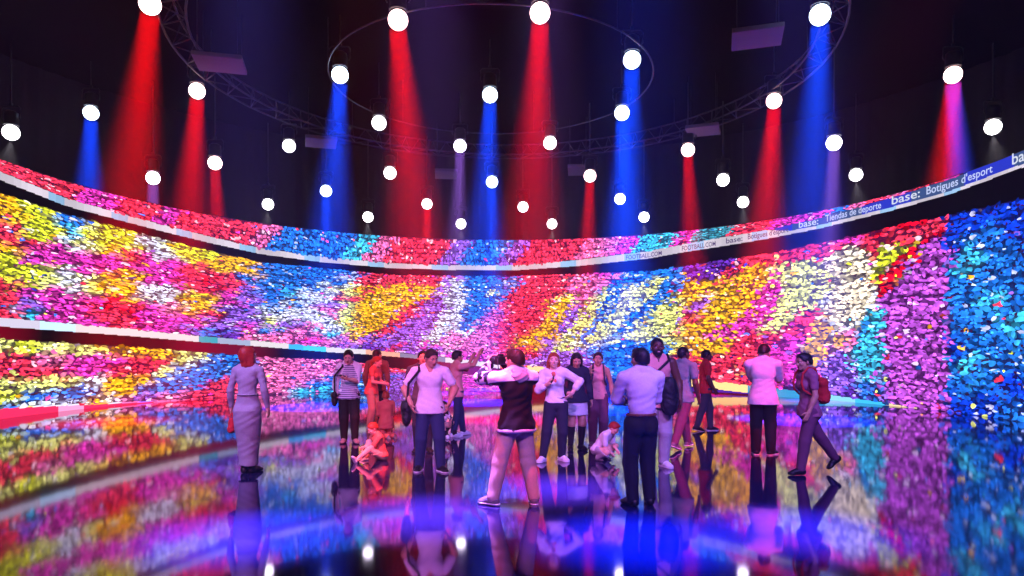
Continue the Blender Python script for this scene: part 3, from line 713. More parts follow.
    def head(s, f):
        a = s.u*s.hs; R = s.Rh; p = s.hp
        f.cap(s.N-s.Rc @ (V3(0, -.002, .012)*s.u), s.HC+s.Rh @ (V3(0, .012, -.03)*a), .034*s.u*(1 if s.sex == 'm' else .86), .031*s.u*(1 if s.sex == 'm' else .86), .02)
        E = lambda c, r, k=.014: f.ell(p(*c), V3(*r)*a, R, k)
        E((0, .010, .014), (.0475, .060, .054)); E((0, -.012, -.022), (.038, .044, .046)); E((0, -.026, -.045), (.026, .026, .022), .018)
        f.ell(p(0, -.046, -.056), V3(.014, .010, .011)*a, R, .012)
        for sd in (1, -1):
            E((sd*.027, -.038, -.014), (.014, .013, .012), .014)                         # cheekbone
            E((sd*.018, -.049, .014), (.015, .008, .006), .01)                           # brow
            f.cut_ell(p(sd*.0185, -.062, .003), V3(.0115, .010, .0075)*a, R, .007)      # eye socket
            f.ell(p(sd*.0185, -.0490, .0062), V3(.0090, .0062, .0038)*a, R, .003)         # eyelid
            f.ell(p(sd*.0485, .006, -.006), V3(.006, .012, .0175)*a, R @ rotz(sd*.35), .005)
        f.cap(p(0, -.052, .004), p(0, -.066, -.016), .0055*a, .0075*a, .007)
        for sd in (1, -1): f.ell(p(sd*.008, -.058, -.018), V3(.005, .007, .005)*a, R, .005)
        E((0, -.052, -.034), (.015, .006, .0035), .006); E((0, -.051, -.0405), (.0125, .006, .004), .006)
    def face_parts(s, smile=False):
        a = s.u*s.hs
        for sd in (1, -1):
            bm = bmesh.new(); bmesh.ops.create_uvsphere(bm, u_segments=16, v_segments=10, radius=.0064*a)
            me = bpy.data.meshes.new('eye'); bm.to_mesh(me); bm.free(); me.materials.append(m_eye); me.materials.append(m_iris)
            for q in me.polygons:
                q.use_smooth = True
                if q.center.y < -.0050*a: q.material_index = 1
            o = link(bpy.data.objects.new('eye', me), s.root); o.matrix_local = Matrix.Translation(Vector(s.hp(sd*.0185, -.0485, .002))) @ Matrix(s.Rh.tolist()).to_4x4()
            f = Field(); f.cap(s.hp(sd*.0085, -.0570, .0160), s.hp(sd*.020, -.0555, .0178), .0022*a, .0024*a); f.cap(s.hp(sd*.020, -.0555, .0178), s.hp(sd*.031, -.0475, .0125), .0024*a, .0013*a, .003)
            field_obj('eyebrow', f, s.hairm, s.root, .002)
        f = Field(); f.ell(s.hp(0, -.0565, -.0338), V3(.0145, .005, .0032)*a, s.Rh, .003); f.ell(s.hp(0, -.056, -.0405), V3(.012, .0055, .0038)*a, s.Rh, .003)
        field_obj('lips', f, m_lip, s.root, .0022)
        if smile:
            f = Field(); f.ell(s.hp(0, -.0600, -.0370), V3(.0105, .0028, .0022)*a, s.Rh, .002); field_obj('teeth', f, m_teeth, s.root, .0015)
    # ---------------- building
    def build(s):
        P = s.P
        f = s.torso(); s.arms(f)
        s.legs(f)
        u = s.u
        for sd in (1, -1):
            fd = s.footdir[sd]; A = s.A[sd]; down = s.down(sd)
            f.cap(A+down*.012*u-fd*.012*u, A+down*.025*u+fd*.062*u, .021*u, .014*u, .018)
            s.hand(f, sd)
        s.head(f)
        o = field_obj('person', f, s.skin, None, P.get('vox', .0072))
        o.location = (s.x+P.get('dx', 0), s.d, 0); o.rotation_euler = (0, 0, s.yaw)
        tag(o, s.label, 'person', P.get('group'))
        s.root = o; s.hairm = HAIRM[P.get('hair', 'black')]
        return s
    def down(s, sd):
        fd = s.footdir[sd]; v = V3(0, 0, -1); v = v-fd*(v @ fd); return nrm(v)
    def world(s, p):
        q = rotz(s.yaw) @ p; return V3(s.x+s.P.get('dx', 0)+q[0], s.d+q[1], q[2])
    def hairdo(s, style, m=None):
        a = s.u*s.hs; R = s.Rh; p = s.hp; f = Field(); m = m or s.hairm
        thick = {'buzz': .0025, 'short': .006, 'crop': .005}.get(style, .008)
        f.ell(p(0, .010, .014), (V3(.0475, .060, .054)+thick)*a, R); f.ell(p(0, .028, -.014), (V3(.040, .040, .036)+thick)*a, R, .02)
        if style in ('short', 'quiff'): f.ell(p(0, -.022, .050), V3(.034, .032, .018)*a, R, .015); f.ell(p(.012, -.03, .055), V3(.02, .02, .014)*a, R, .01)
        # hairline: a slanted cut over forehead, temples and ears
        f.plane(R @ (V3(0, -.80, -.60) if style in ('long', 'bob') else V3(0, -.90, -.45)), p(0, -.042, .040))
        if style in ('short', 'quiff', 'buzz', 'crop', 'bun', 'ponytail'): f.plane(R @ V3(0, -.55, -1), p(0, 0, -.004))
        f.fold(.0008, 190)
        if style == 'long':
            for x, y, L in ((.038, .012, .17), (-.038, .012, .17), (.022, .034, .2), (-.022, .034, .2), (0, .04, .2), (.044, -.008, .15), (-.044, -.008, .15)):
                c1 = p(x, y, -.01); c2 = p(x*1.12, y+.012, -.08); c3 = s.HC+(p(x*1.25, y+.012, -.06)-s.HC)*1. + s.Rc @ (V3(0, .006, -L*.55)*a)
                f.cap(c1, c2, .019*a, .018*a, .015); f.cap(c2, c3, .018*a, .012*a, .015)
            f.fold(.0008, 120)
        if style == 'bob':
            for x, y in ((.04, .012), (-.04, .012), (.024, .036), (-.024, .036), (0, .042), (.046, -.004), (-.046, -.004)):
                f.cap(p(x, y, 0), p(x*1.08, y+.004, -.075), .019*a, .017*a, .015)
            f.fold(.0008, 120)
        if style == 'ponytail':
            f.ell(p(0, .066, .03), V3(.018, .018, .018)*a, R, .01); f.cap(p(0, .07, .03), p(0, .088, -.03), .017*a, .02*a, .012); f.cap(p(0, .088, -.03), p(0, .078, -.10), .02*a, .009*a, .012)
        if style == 'bun': f.ell(p(0, .064, .036), V3(.027, .026, .027)*a, R, .008)
        return field_obj('hair', f, m, s.root, .0042)
    def beard(s):
        a = s.u*s.hs; f = Field(); f.ell(s.hp(0, -.018, -.034), V3(.040, .042, .040)*a, s.Rh); f.ell(s.hp(0, -.040, -.054), V3(.020, .017, .018)*a, s.Rh)
        f.plane(s.Rh @ V3(0, .25, 1), s.hp(0, -.05, -.024)); f.cut_ell(s.hp(0, -.062, -.037), V3(.015, .012, .0065)*a, s.Rh, .003)
        f.plane(s.Rh @ V3(0, 1, 0), s.hp(0, .0, 0)); f.fold(.001, 300)
        return field_obj('beard', f, s.hairm, s.root, .0035)
    def top(s, m, sleeve=.55, hem=.44, name='shirt', loose=.012, flare=.0, neck='crew', sleeve_add=None, vox=.0085, folds=.0018, strap=False):
        """hem: height as a share of body height measured on the upright figure (pelvis is .525)"""
        u = s.u; f = s.torso(); z = (hem-.525)*u
        if hem < .53:
            w = s.w; ws = (.070, .054) if s.sex == 'm' else (.060, .048)
            top_w = (.106, .079) if s.sex == 'm' else (.100, .076); low_w = (.116, .085) if s.sex == 'm' else (.113, .083)
            f.tube([(s.pel+s.Rp @ V3(0, .008*u, z-.02), (low_w[0]*w+flare)*u, (low_w[1]*w+flare)*u), (s.pel+s.Rp @ V3(0, .008*u, 0), (top_w[0]*w+flare*.7)*u, (top_w[1]*w+flare*.7)*u), (s.sp(.42), ws[0]*w*u, ws[1]*w*u)], .03)
        f.grow(loose)
        if sleeve > 0: s.arms(f, loose+.002 if sleeve_add is None else sleeve_add, sleeve, k=.018)
        if flare >= 0: f.fold(folds, 42)
        nrmv = s.Rp @ V3(0, 0, -1); f.plane(nrmv, s.pel+s.Rp @ V3(0, 0, z))
        if neck == 'v':
            a = s.N+s.Rc @ (V3(0, -.035, .05)*u); f.cut_cap(a, s.N+s.Rc @ (V3(0, -.100, -.075)*u), .052*u, .014*u)
        elif neck == 'crew': f.cut_ell(s.N+s.Rc @ (V3(0, -.012, .022)*u), V3(.043, .048, .03)*u, s.Rc)
        elif neck == 'open': f.cut_cap(s.N+s.Rc @ (V3(0, -.03, .05)*u), s.N+s.Rc @ (V3(0, -.085, -.09)*u), .045*u, .006*u)
        elif neck == 'tank':
            f.cut_cap(s.N+s.Rc @ (V3(0, -.05, .06)*u), s.N+s.Rc @ (V3(0, -.09, -.05)*u), .05*u, .03*u)
            for sd in (1, -1): f.cut_ell(s.S[sd]+s.Rc @ (V3(sd*.012, 0, -.012)*u), V3(.05, .08, .062)*u, s.Rc)
        elif neck == 'scoop': f.cut_ell(s.N+s.Rc @ (V3(0, .02, .012)*u), V3(.06, .06, .045)*u, s.Rc)
        if neck == 'polo':
            f.cap(s.N+s.Rc @ (V3(0, .004, .006)*u), s.N+s.Rc @ (V3(0, .002, .026)*u), .045*u, .042*u, .006)
        return field_obj(name, f, m, s.root, vox)
    def collar(s, m):
        u = s.u; f = Field()
        for k in range(14):
            t0, t1 = [PI*(.5+(-1+2*q/14)*.86) for q in (k, k+1)]
            q = lambda t: s.N+s.Rc @ (V3(.040*math.cos(t), .004+.040*math.sin(t), .018+.010*math.sin(t))*u)
            f.cap(q(t0), q(t1), .009*u, .009*u, .006)
        return field_obj('collar', f, m, s.root, .004)
    def trousers(s, m, upto=.97, taper=(.040, .030), waist=.585, name='trousers', add=.008, vox=.0085):
        f = Field(); u, w = s.u, s.w; fm = s.sex != 'm'
        f.ell(s.sp(.0), V3(.092 if not fm else .096, .066, .07)*u*V3(w, w, 1), s.Rp, .03); f.ell(s.sp(.18), V3(.086 if not fm else .08, .062, .07)*u*V3(w, w, 1), s.Rs, .03)
        for sd in (1, -1): f.ell(s.pel+s.Rp @ (V3(sd*.044, .03, -.03)*u), V3(.05, .052, .055)*u*w, s.Rp, .025)
        f.grow(add); s.legs(f, add, taper, upto)
        f.fold(.0012, 27); f.plane(s.Rs @ V3(0, 0, 1), s.pel+s.Rs @ V3(0, 0, (waist-.525)*u))
        return field_obj(name, f, m, s.root, vox)
    def belt(s, m, z=.565):
        u = s.u; f = Field(); c = s.pel+s.Rs @ V3(0, 0, (z-.525)*u); n = 28; w = s.w
        for k in range(n):
            q = lambda t: c+s.Rs @ (V3(.0905*w*math.cos(t), .004+.067*w*math.sin(t), 0)*u)
            f.cap(q(2*PI*k/n), q(2*PI*(k+1)/n), .009*u, .009*u, .004)
        return field_obj('belt', f, m, s.root, .0045)
    def skirt(s, m, z0, z1, r1, name='skirt', top_r=(.09, .068), vox=.008, folds=.004):
        u = s.u; f = Field(); mid = (s.K[1]+s.K[-1])/2; an = (s.A[1]+s.A[-1])/2
        def c(z):
            zz = z*u
            return V3(*(s.pel+(an-s.pel)*np.clip((s.pel[2]-zz)/(s.pel[2]-an[2]), -1, 1))[:2], zz)
        f.tube([(c(z0), top_r[0]*u, top_r[1]*u), (c(z0-(z0-z1)*.3), (top_r[0]*.6+r1[0]*.4+.014)*u, (top_r[1]*.6+r1[1]*.4+.010)*u), (c(z1), r1[0]*u, r1[1]*u)], .01)
        f.p.append(('pleat', folds)) if False else f.fold(folds*.5, 55)
        return field_obj(name, f, m, s.root, vox)
    def shoes(s, m, sole=None, high=.0, name='shoe', heel=0.):
        u = s.u
        for sd in (1, -1):
            fd = s.footdir[sd]; A = s.A[sd]; dn = s.down(sd); sidev = np.cross(fd, dn)
            R = np.stack([sidev, fd, -dn], 1); f = Field()
            g = A+dn*.042*u                                                     # ground under the ankle
            up = -dn
            f.cap(g+up*.024*u-fd*.02*u, g+up*.022*u+fd*.06*u, .026*u, .023*u, .02); f.ell(g+fd*.075*u+up*.015*u, V3(.029, .036, .018)*u, R, .02)
            f.ell(g+fd*.018*u+up*.03*u, V3(.026, .045, .026)*u, R, .02)
            f.cap(g+up*.03*u-fd*.006*u, A+up*(.012+high)*u, .028*u, .027*u, .02)
            f.plane(dn, g+up*(.009*u if sole else .001))
            o = field_obj(name, f, m, s.root, .005)
            if sole:
                f2 = Field(); f2.cap(g+up*.006*u-fd*.024*u, g+up*.006*u+fd*.02*u, .027*u, .026*u, .01); f2.ell(g+up*.006*u+fd*.066*u, V3(.032, .047, .02)*u, R, .012)
                f2.plane(-dn, g+up*.010*u); f2.plane(dn, g+up*.0008); field_obj('sole', f2, sole, o, .005)

def strap_obj(name, pts, r, m, parent, vox=.006, shift=None):
    f = Field()
    for a, b in zip(pts, pts[1:]): f.cap(a, b, r, r, .01)
    return field_obj(name, f, m, parent, vox, shift)
def held_thing(name, h, at, label, cat, group=None):
    """an item carried by a person: stands free at the carrier's place, built in the carrier's axes"""
    p = h.world(at); o = empty(name, tuple(p), h.yaw); tag(o, label, cat, group); o['_'] = 0; del o['_']
    return o
m_glass = mat('dark phone glass', (.01, .01, .012), rough=.12); m_leather = mat_c('black leather', (22, 20, 24), .5, .4, 70, .1)
def phone(h, sd, label, lift=.05, fwd=0.):
    pc, d, pn, side = h.palm[sd]; c = pc+d*.045+pn*.012; o = held_thing('phone', h, c, label, 'phone')
    z = nrm(d); x = nrm(side-z*(side @ z)); R = Matrix(np.stack([x, np.cross(z, x), z], 1).tolist())
    bm = bmesh.new(); add_box(bm, (0, 0, 0), (.072, .009, .148), R, bevel=.003); bm_obj('body', bm, m_black, o, smooth=False)
    n = np.cross(z, x); n = n if n @ pn > 0 else -n
    bm = bmesh.new(); add_box(bm, tuple(n*.0048), (.066, .001, .138), R); bm_obj('display', bm, m_glass, o, smooth=False)
    return o

def dress(h, m, sleeve=1.95, vox=.0085):
    u = h.u; f = h.torso(); f.grow(.006); h.arms(f, .006, sleeve)
    mid = (h.A[1]+h.A[-1])/2; P = h.pel
    q = lambda t, dz=0: P+(mid-P)*t+V3(0, 0, dz)
    f.tube([(h.sp(.5), .058*u, .046*u), (h.sp(.33), .073*u, .058*u), (h.sp(.05), .094*u, .070*u), (q(.06)+V3(0, .014*u, 0), .108*u, .086*u), (q(.25)+V3(0, .010*u, 0), .108*u, .086*u), (q(.55), .090*u, .074*u), (q(.85), .074*u, .066*u), (q(.96), .074*u, .066*u)], .03)
    f.fold(.0016, 40); f.cut_ell(h.N+h.Rc @ (V3(0, -.004, .03)*u), V3(.05, .05, .026)*u, h.Rc)
    o = field_obj('dress', f, m, h.root, vox)
    return o
def backpack(h, m, label, off=(0, .112, -.03), size=1., straps=True, m2=None):
    u = h.u; c = h.sp(.62)+h.Rc @ (V3(*off)*u); o = held_thing('backpack', h, c, label, 'backpack'); R = h.Rc; q = lambda *p: c+R @ (V3(*p)*u*size)
    f = Field(); f.ell(q(0, 0, -.015), V3(.082, .052, .115)*u*size, R, .02); f.cap(q(-.045, -.005, .055), q(.045, -.005, .055), .042*u*size, .042*u*size, .03); f.cap(q(-.052, 0, -.085), q(.052, 0, -.085), .042*u*size, .042*u*size, .03); f.fold(.002, 45)
    field_obj('pack_body', f, m, o, .008, c)
    f = Field(); f.ell(q(0, .045, -.055), V3(.060, .026, .052)*u*size, R, .01); f.fold(.0015, 60); field_obj('front_pocket', f, m2 or m, o, .006, c)
    strap_obj('grab_handle', [q(-.02, -.02, .095), q(-.012, -.02, .118), q(.012, -.02, .118), q(.02, -.02, .095)], .006*u, m2 or m, o, .004, c)
    if straps:
        for sd in (1, -1):
            S = h.S[sd]; g = lambda x, y, z: S+R @ (V3(-sd*x, y, z)*u)
            strap_obj('shoulder_strap', [q(sd*.04, -.03, .07), g(.045, .045, .058), g(.045, -.01, .068), g(.042, -.062, .025), g(.038, -.082, -.05), g(.03, -.07, -.11), g(.01, -.02, -.15), q(sd*.06, -.03, -.10)], .0085*u, m2 or m, o, .005, c)
    return o
def shoulder_bag(h, sd, m, label, drop=.30, size=(.045, .085, .085), out=.055, fwd=0., name='shoulder_bag', cross=False):
    u = h.u; R = h.Rc; S = h.S[sd]; c = S+R @ (V3(sd*out, fwd, -drop)*u); o = held_thing(name, h, c, label, 'bag'); q = lambda *p: c+R @ (V3(*p)*u)
    sx, sy, sz = size
    f = Field()
    for y in (-.55, .55):
        for z in (-.5, .45): f.ell(q(0, y*sy, z*sz), V3(sx*.75, sy*.55, sz*.6)*u, R, .03)
    f.ell(q(0, 0, 0), V3(sx, sy*.95, sz)*u, R, .03); f.fold(.002, 50); field_obj('bag_body', f, m, o, .007, c)
    f = Field(); f.ell(q(sd*sx*.62, 0, sz*.42), V3(sx*.5, sy*.93, sz*.52)*u, R, .01); field_obj('flap', f, m, o, .007, c)
    T = h.S[-sd if cross else sd]; x = -sd if not cross else sd
    top = lambda y, z: T+R @ (V3(x*(.03 if not cross else .04), y, z)*u)
    if cross: strap_obj('strap', [q(-sd*.0, -sy*.8, sz*.7), h.sp(.62)+R @ (V3(sd*.05, -.088, -.01)*u), top(-.062, .02), top(-.01, .058), top(.05, .03), h.sp(.6)+R @ (V3(sd*.03, .085, 0)*u), q(0, sy*.8, sz*.7)], .010*u, m, o, .006, c)
    else: strap_obj('strap', [q(0, -sy*.75, sz*.7), S+R @ (V3(sd*.052, -.045, -.09)*u), top(-.052, .012), top(-.005, .052), top(.048, .015), S+R @ (V3(sd*.052, .05, -.09)*u), q(0, sy*.75, sz*.7)], .010*u, m, o, .006, c)
    return o
def handbag(h, sd, m, label):
    u = h.u; pc, d, pn, side = h.palm[sd]; c = pc+d*.02+V3(0, 0, -.16); o = held_thing('handbag', h, c, label, 'bag')
    f = Field()
    for y in (-.05, .05):
        f.cap(c+V3(0, y, -.075), c+V3(0, y*.8, .05), .05, .036, .03)
    f.fold(.002, 60); field_obj('bag_body', f, m, o, .007, c)
    for x in (-.018, .018): strap_obj('handle', [c+V3(x, -.06, .06), c+V3(x*.6, -.04, .13), c+V3(0, 0, .155), c+V3(x*.6, .04, .13), c+V3(x, .06, .06)], .006, m, o, .004, c)
    return o
def photo_camera(h, at, yaw, label):
    o = held_thing('photo_camera', h, at, label, 'camera'); o.rotation_euler = (0, 0, h.yaw+yaw)
    bm = bmesh.new(); add_box(bm, (0, 0, 0), (.14, .055, .095), bevel=.01); add_box(bm, (0, -.004, .056), (.055, .05, .03), bevel=.008); add_box(bm, (-.055, -.02, -.003), (.032, .03, .085), bevel=.01); bm_obj('camera_body', bm, m_black, o)
    bm = bmesh.new(); add_lathe(bm, [(0, 0), (.036, 0), (.036, .03), (.040, .035), (.040, .09), (.037, .11), (.034, .11), (.03, .10), (0, .098)], 24, Matrix.Translation((0, -.025, -.002)) @ Matrix.Rotation(PI/2, 4, 'X')); bm_obj('lens_barrel', bm, m_black, o)
    bm = bmesh.new(); add_lathe(bm, [(0, .1), (.029, .1)], 20, Matrix.Translation((0, -.025, -.002)) @ Matrix.Rotation(PI/2, 4, 'X')); bm_obj('front_glass', bm, m_glass, o)
    bm = bmesh.new(); add_tube(bm, [(-.07, 0, .03), (-.1, .02, -.05), (-.06, .05, -.16), (.02, .06, -.18), (.08, .04, -.1), (.07, 0, .03)], .005, 6); bm_obj('neck_strap', bm, m_black, o)
    return o
def striped(name, c1, c2, n):
    m = mat(name, srgb(*c1), rough=.85, spec=.3); nt = m.node_tree; b = nt.nodes['Principled BSDF']
    tc = nt.nodes.new('ShaderNodeTexCoord'); wv_ = nt.nodes.new('ShaderNodeTexWave'); wv_.bands_direction = 'Z'; wv_.inputs['Scale'].default_value = n; wv_.inputs['Distortion'].default_value = .6
    cr = nt.nodes.new('ShaderNodeValToRGB'); cr.color_ramp.elements[0].position = .42; cr.color_ramp.elements[1].position = .5
    cr.color_ramp.elements[0].color = (*srgb(*c1), 1); cr.color_ramp.elements[1].color = (*srgb(*c2), 1)
    nt.links.new(tc.outputs['Object'], wv_.inputs['Vector']); nt.links.new(wv_.outputs['Fac'], cr.inputs['Fac']); nt.links.new(cr.outputs['Color'], b.inputs['Base Color'])
    return m
def patched(name, c1, c2, n, pos=.5):
    m = mat(name, srgb(*c1), rough=.8, spec=.3); nt = m.node_tree; b = nt.nodes['Principled BSDF']
    tc = nt.nodes.new('ShaderNodeTexCoord'); nz = nt.nodes.new('ShaderNodeTexNoise'); nz.inputs['Scale'].default_value = n; nz.inputs['Detail'].default_value = 3
    cr = nt.nodes.new('ShaderNodeValToRGB'); cr.color_ramp.elements[0].position = pos-.02; cr.color_ramp.elements[1].position = pos+.02
    cr.color_ramp.elements[0].color = (*srgb(*c1), 1); cr.color_ramp.elements[1].color = (*srgb(*c2), 1)
    nt.links.new(tc.outputs['Object'], nz.inputs['Vector']); nt.links.new(nz.outputs['Fac'], cr.inputs['Fac']); nt.links.new(cr.outputs['Color'], b.inputs['Base Color'])
    return m
# ------------------------------------------------------------------ the visitors
c_white = cloth('white cotton', (225, 222, 226)); c_lilac = cloth('pale shirt', (205, 200, 214)); c_black = cloth('black cloth', (18, 17, 22)); c_navy = cloth('dark navy cloth', (28, 32, 52)); c_denim = cloth('blue denim', (36, 48, 86)); c_beige = cloth('beige twill', (190, 165, 145))
c_dress = cloth('grey ribbed knit', (150, 150, 168)); c_red = cloth('red cloth', (190, 40, 40)); c_coral = cloth('coral cloth', (215, 110, 90)); c_teal = cloth('grey teal jersey', (110, 140, 145)); c_pinktop = cloth('dusty pink jersey', (215, 150, 145)); c_char = cloth('charcoal cloth', (58, 56, 66)); c_plum = cloth('plum cloth', (105, 60, 85)); c_mauve = cloth('mauve jersey', (150, 90, 115)); c_brown = cloth('brown leather', (95, 55, 35), .5)
c_grey = cloth('light grey cloth', (170, 165, 172)); c_sand = cloth('sand cloth', (185, 150, 125))
m_sole = mat('white rubber', (.75, .74, .76), rough=.6); m_shoe_w = cloth('white canvas', (225, 225, 230)); m_shoe_k = cloth('black shoe leather', (20, 18, 20), .45); m_shoe_g = cloth('grey canvas', (110, 105, 112))
c_stripe = striped('striped jersey', (222, 220, 226), (90, 85, 120), 9); c_patch = patched('black and white print', (22, 20, 26), (215, 212, 220), 14)
m_buttons = mat('metal buckle', (.5, .48, .4), rough=.35, metal=1)

# woman in the long dress, seen from behind
h = Human(248, 473, 346, 176, 'woman in a long grey dress seen from behind, long auburn hair', 'f', 'light', build=.97, ankleL=(.028, .0, .042), ankleR=(-.028, -.02, .042), kneeL=(0, -1, 0), kneeR=(0, -1, 0), wristL=(.145, -.02, -.325), wristR=(-.15, -.02, -.325), head_yaw=-38, head_pitch=-4, hair='red', curlL=1.1).build()
h.hairdo('bob'); dress(h, c_dress); h.shoes(m_shoe_k); handbag(h, 1, c_red, 'red handbag hanging from the hand of the woman in the long dress')
f = Field(); 
for k in range(24):
    q = lambda t: h.sp(.30)+h.Rs @ (V3(.076*math.cos(t), .066*math.sin(t), 0)*h.u)
    f.cap(q(2*PI*k/24), q(2*PI*(k+1)/24), .007*h.u, .007*h.u, .004)
field_obj('waistband', f, c_dress, h.root, .0045)

# woman with the phone and the striped top
h = Human(349, 443, 349, 14, 'woman with cropped black hair in striped top and white cardigan, looking at her phone', 'f', 'light', build=1.06, wristL=(-.02, -.17, -.15), elbowL=(.6, .3, -1), wristR=(-.135, .0, -.322), palmL=(-.2, .3, 1), handdirL=(-.9, -.5, .25), head_pitch=22, head_yaw=-12, hair='black', ankleL=(.06, -.02, .042), ankleR=(-.05, .03, .042), curlL=.8).build()
h.hairdo('short'); h.face_parts(); h.top(c_stripe, .9, .47, 'striped_top', neck='scoop')
u = h.u; f = h.torso(); f.grow(.018); h.arms(f, .017, 1.85); f.tube([(h.pel+V3(0, .01*u, -.02*u), .122*u, .096*u), (h.sp(.4), .07*u, .06*u)], .02); f.fold(.002, 40); f.plane(V3(0, 0, -1), h.pel+V3(0, 0, -.015*u)); f.cut_cap(h.N+V3(0, -.10*u, .08*u), h.pel+V3(0, -.13*u, -.05*u), .070*u, .115*u); f.cut_ell(h.N+V3(0, -.01*u, .02*u), V3(.05, .055, .035)*u)
field_obj('cardigan', f, c_white, h.root, .0085)
h.trousers(c_black, .93, (.042, .030)); h.shoes(m_shoe_g); phone(h, 1, 'phone held up by the woman in the striped top')
shoulder_bag(h, -1, m_leather, 'black shoulder bag at the side of the woman in the striped top', .33, (.035, .07, .075), .05)

# the red-lit family
h = Human(377, 425, 349, 165, 'broad man seen from behind, standing behind the girl with the ponytail', 'm', 'tan', build=1.08, wristL=(.17, -.02, -.322), hair='brown', head_yaw=-20).build()
h.hairdo('crop'); h.top(cloth('brown knit', (112, 82, 72)), 1.9, .455, 'sweater'); h.trousers(c_brown if False else c_char); h.shoes(m_shoe_g, m_sole)
h = Human(372, 428, 358, 74, 'girl with a ponytail reaching down to the kneeling child', 'f', 'light', h=1.5, build=.98, wristL=(.05, -.17, -.20), wristR=(-.05, -.17, -.19), elbowL=(.4, .5, -.6), elbowR=(-.4, .5, -.6), lean=10, head_pitch=14, hair='ginger').build()
h.hairdo('ponytail'); h.face_parts(); h.top(c_coral, .4, .47, 'top', neck='scoop'); h.trousers(c_sand, .96, (.046, .038)); h.shoes(m_shoe_w, m_sole)
h = Human(386, 437, 391, 215, 'small child in a pale smock kneeling upright, back turned', 'm', 'light', h=.85, body=1.1, hs=1.22, build=1.05, pelvis=(0, 0, .275), ankleL=(.06, .20, .035), ankleR=(-.06, .20, .035), footL=(0, 1, -.2), footR=(0, 1, -.2), kneeL=(.1, -.6, -.8), kneeR=(-.1, -.6, -.8), wristL=(.06, -.15, -.2), wristR=(-.06, -.15, -.2), head_yaw=-25, head_pitch=14, hair='ginger').build()
h.hairdo('short'); h.trousers(c_coral, .95, (.044, .036)); h.top(c_coral, 1.7, .40, 'smock', flare=.012); h.shoes(m_shoe_g)
h = Human(381, 460, 422, -58, 'toddler sitting on the floor with one leg stretched out', 'm', 'light', h=.56, body=1.0, hs=1.25, build=1.06, pelvis=(0, 0, .085), ankleL=(.06, -.40, .04), ankleR=(-.10, -.20, .04), footL=(.3, -.5, .8), footR=(-.2, -1, -.1), kneeL=(.2, -.2, 1), kneeR=(-.3, -.2, 1), lean=14, wristL=(.03, -.23, -.2), wristR=(-.12, -.2, -.16), head_pitch=26, hair='ginger').build()
h.hairdo('crop'); h.face_parts(); h.trousers(c_sand, .9, (.042, .034)); h.top(c_coral, .8, .50, 'tee_shirt'); h.shoes(m_shoe_w)

# man in the white V-neck and the man hidden behind him
h = Human(423, 452, 350, 6, 'dark-haired man in a dark top, mostly hidden behind the V-neck tee shirt man', 'm', 'tan', hair='black').build()
h.hairdo('short'); h.face_parts(); h.top(c_char, .6, .46, 'tee_shirt'); h.trousers(c_navy); h.shoes(m_shoe_k)
h = Human(430, 471, 348, 8, 'man in a white V-neck tee shirt and blue jeans with his hands in his pockets', 'm', 'tan', build=1.03, wristL=(.155, -.055, -.285), wristR=(-.155, -.055, -.285), elbowL=(1, .55, 0), elbowR=(-1, .55, 0), handdirL=(-.35, -.3, -1), handdirR=(.35, -.3, -1), head_pitch=20, head_yaw=28, hair='brown', ankleL=(.085, -.03, .042), ankleR=(-.085, .03, .042), footL=(.5, -1, 0), footR=(-.25, -1, 0)).build()
h.hairdo('short'); h.face_parts(); h.top(c_white, .62, .47, 'tee_shirt', neck='v', sleeve_add=.016); h.trousers(c_denim, .97, (.041, .032)); h.shoes(m_shoe_k, m_sole)
shoulder_bag(h, -1, m_leather, 'large dark shoulder bag on the man in the white V-neck', .33, (.045, .08, .10), .07, .02)

# man raising his phone, child beside him
h = Human(457, 436, 350, 112, 'man in profile raising a phone above his shoulder, pink tee shirt', 'm', 'tan', build=.98, wristR=(-.09, -.235, .10), elbowR=(-.3, -.2, -1), handdirR=(0, -.4, .9), palmR=(.3, -1, 0), wristL=(.10, -.21, .05), elbowL=(.3, 0, -1), hair='black', ankleL=(.05, -.09, .042), ankleR=(-.05, .06, .042), head_yaw=5).build()
h.hairdo('short'); h.face_parts(); h.top(c_pinktop, .55, .46, 'tee_shirt'); h.trousers(c_denim); h.shoes(m_shoe_w, m_sole); phone(h, -1, 'phone in the raised hand of the man in the pink tee shirt')
h = Human(441, 436, 398, 40, 'small child in a black and white outfit sitting at the feet of the phone man', 'f', 'light', h=.65, body=1.12, hs=1.2, pelvis=(0, 0, .10), ankleL=(.10, -.26, .04), ankleR=(-.08, -.28, .04), kneeL=(.3, -.3, 1), kneeR=(-.3, -.3, 1), lean=8, wristL=(.10, -.2, -.14), wristR=(-.10, -.2, -.14), head_pitch=12, hair='brown').build()
h.hairdo('bob'); h.face_parts(); h.trousers(c_black, .95); h.top(c_patch, 1.8, .50, 'sweater'); h.shoes(m_shoe_w, m_sole)

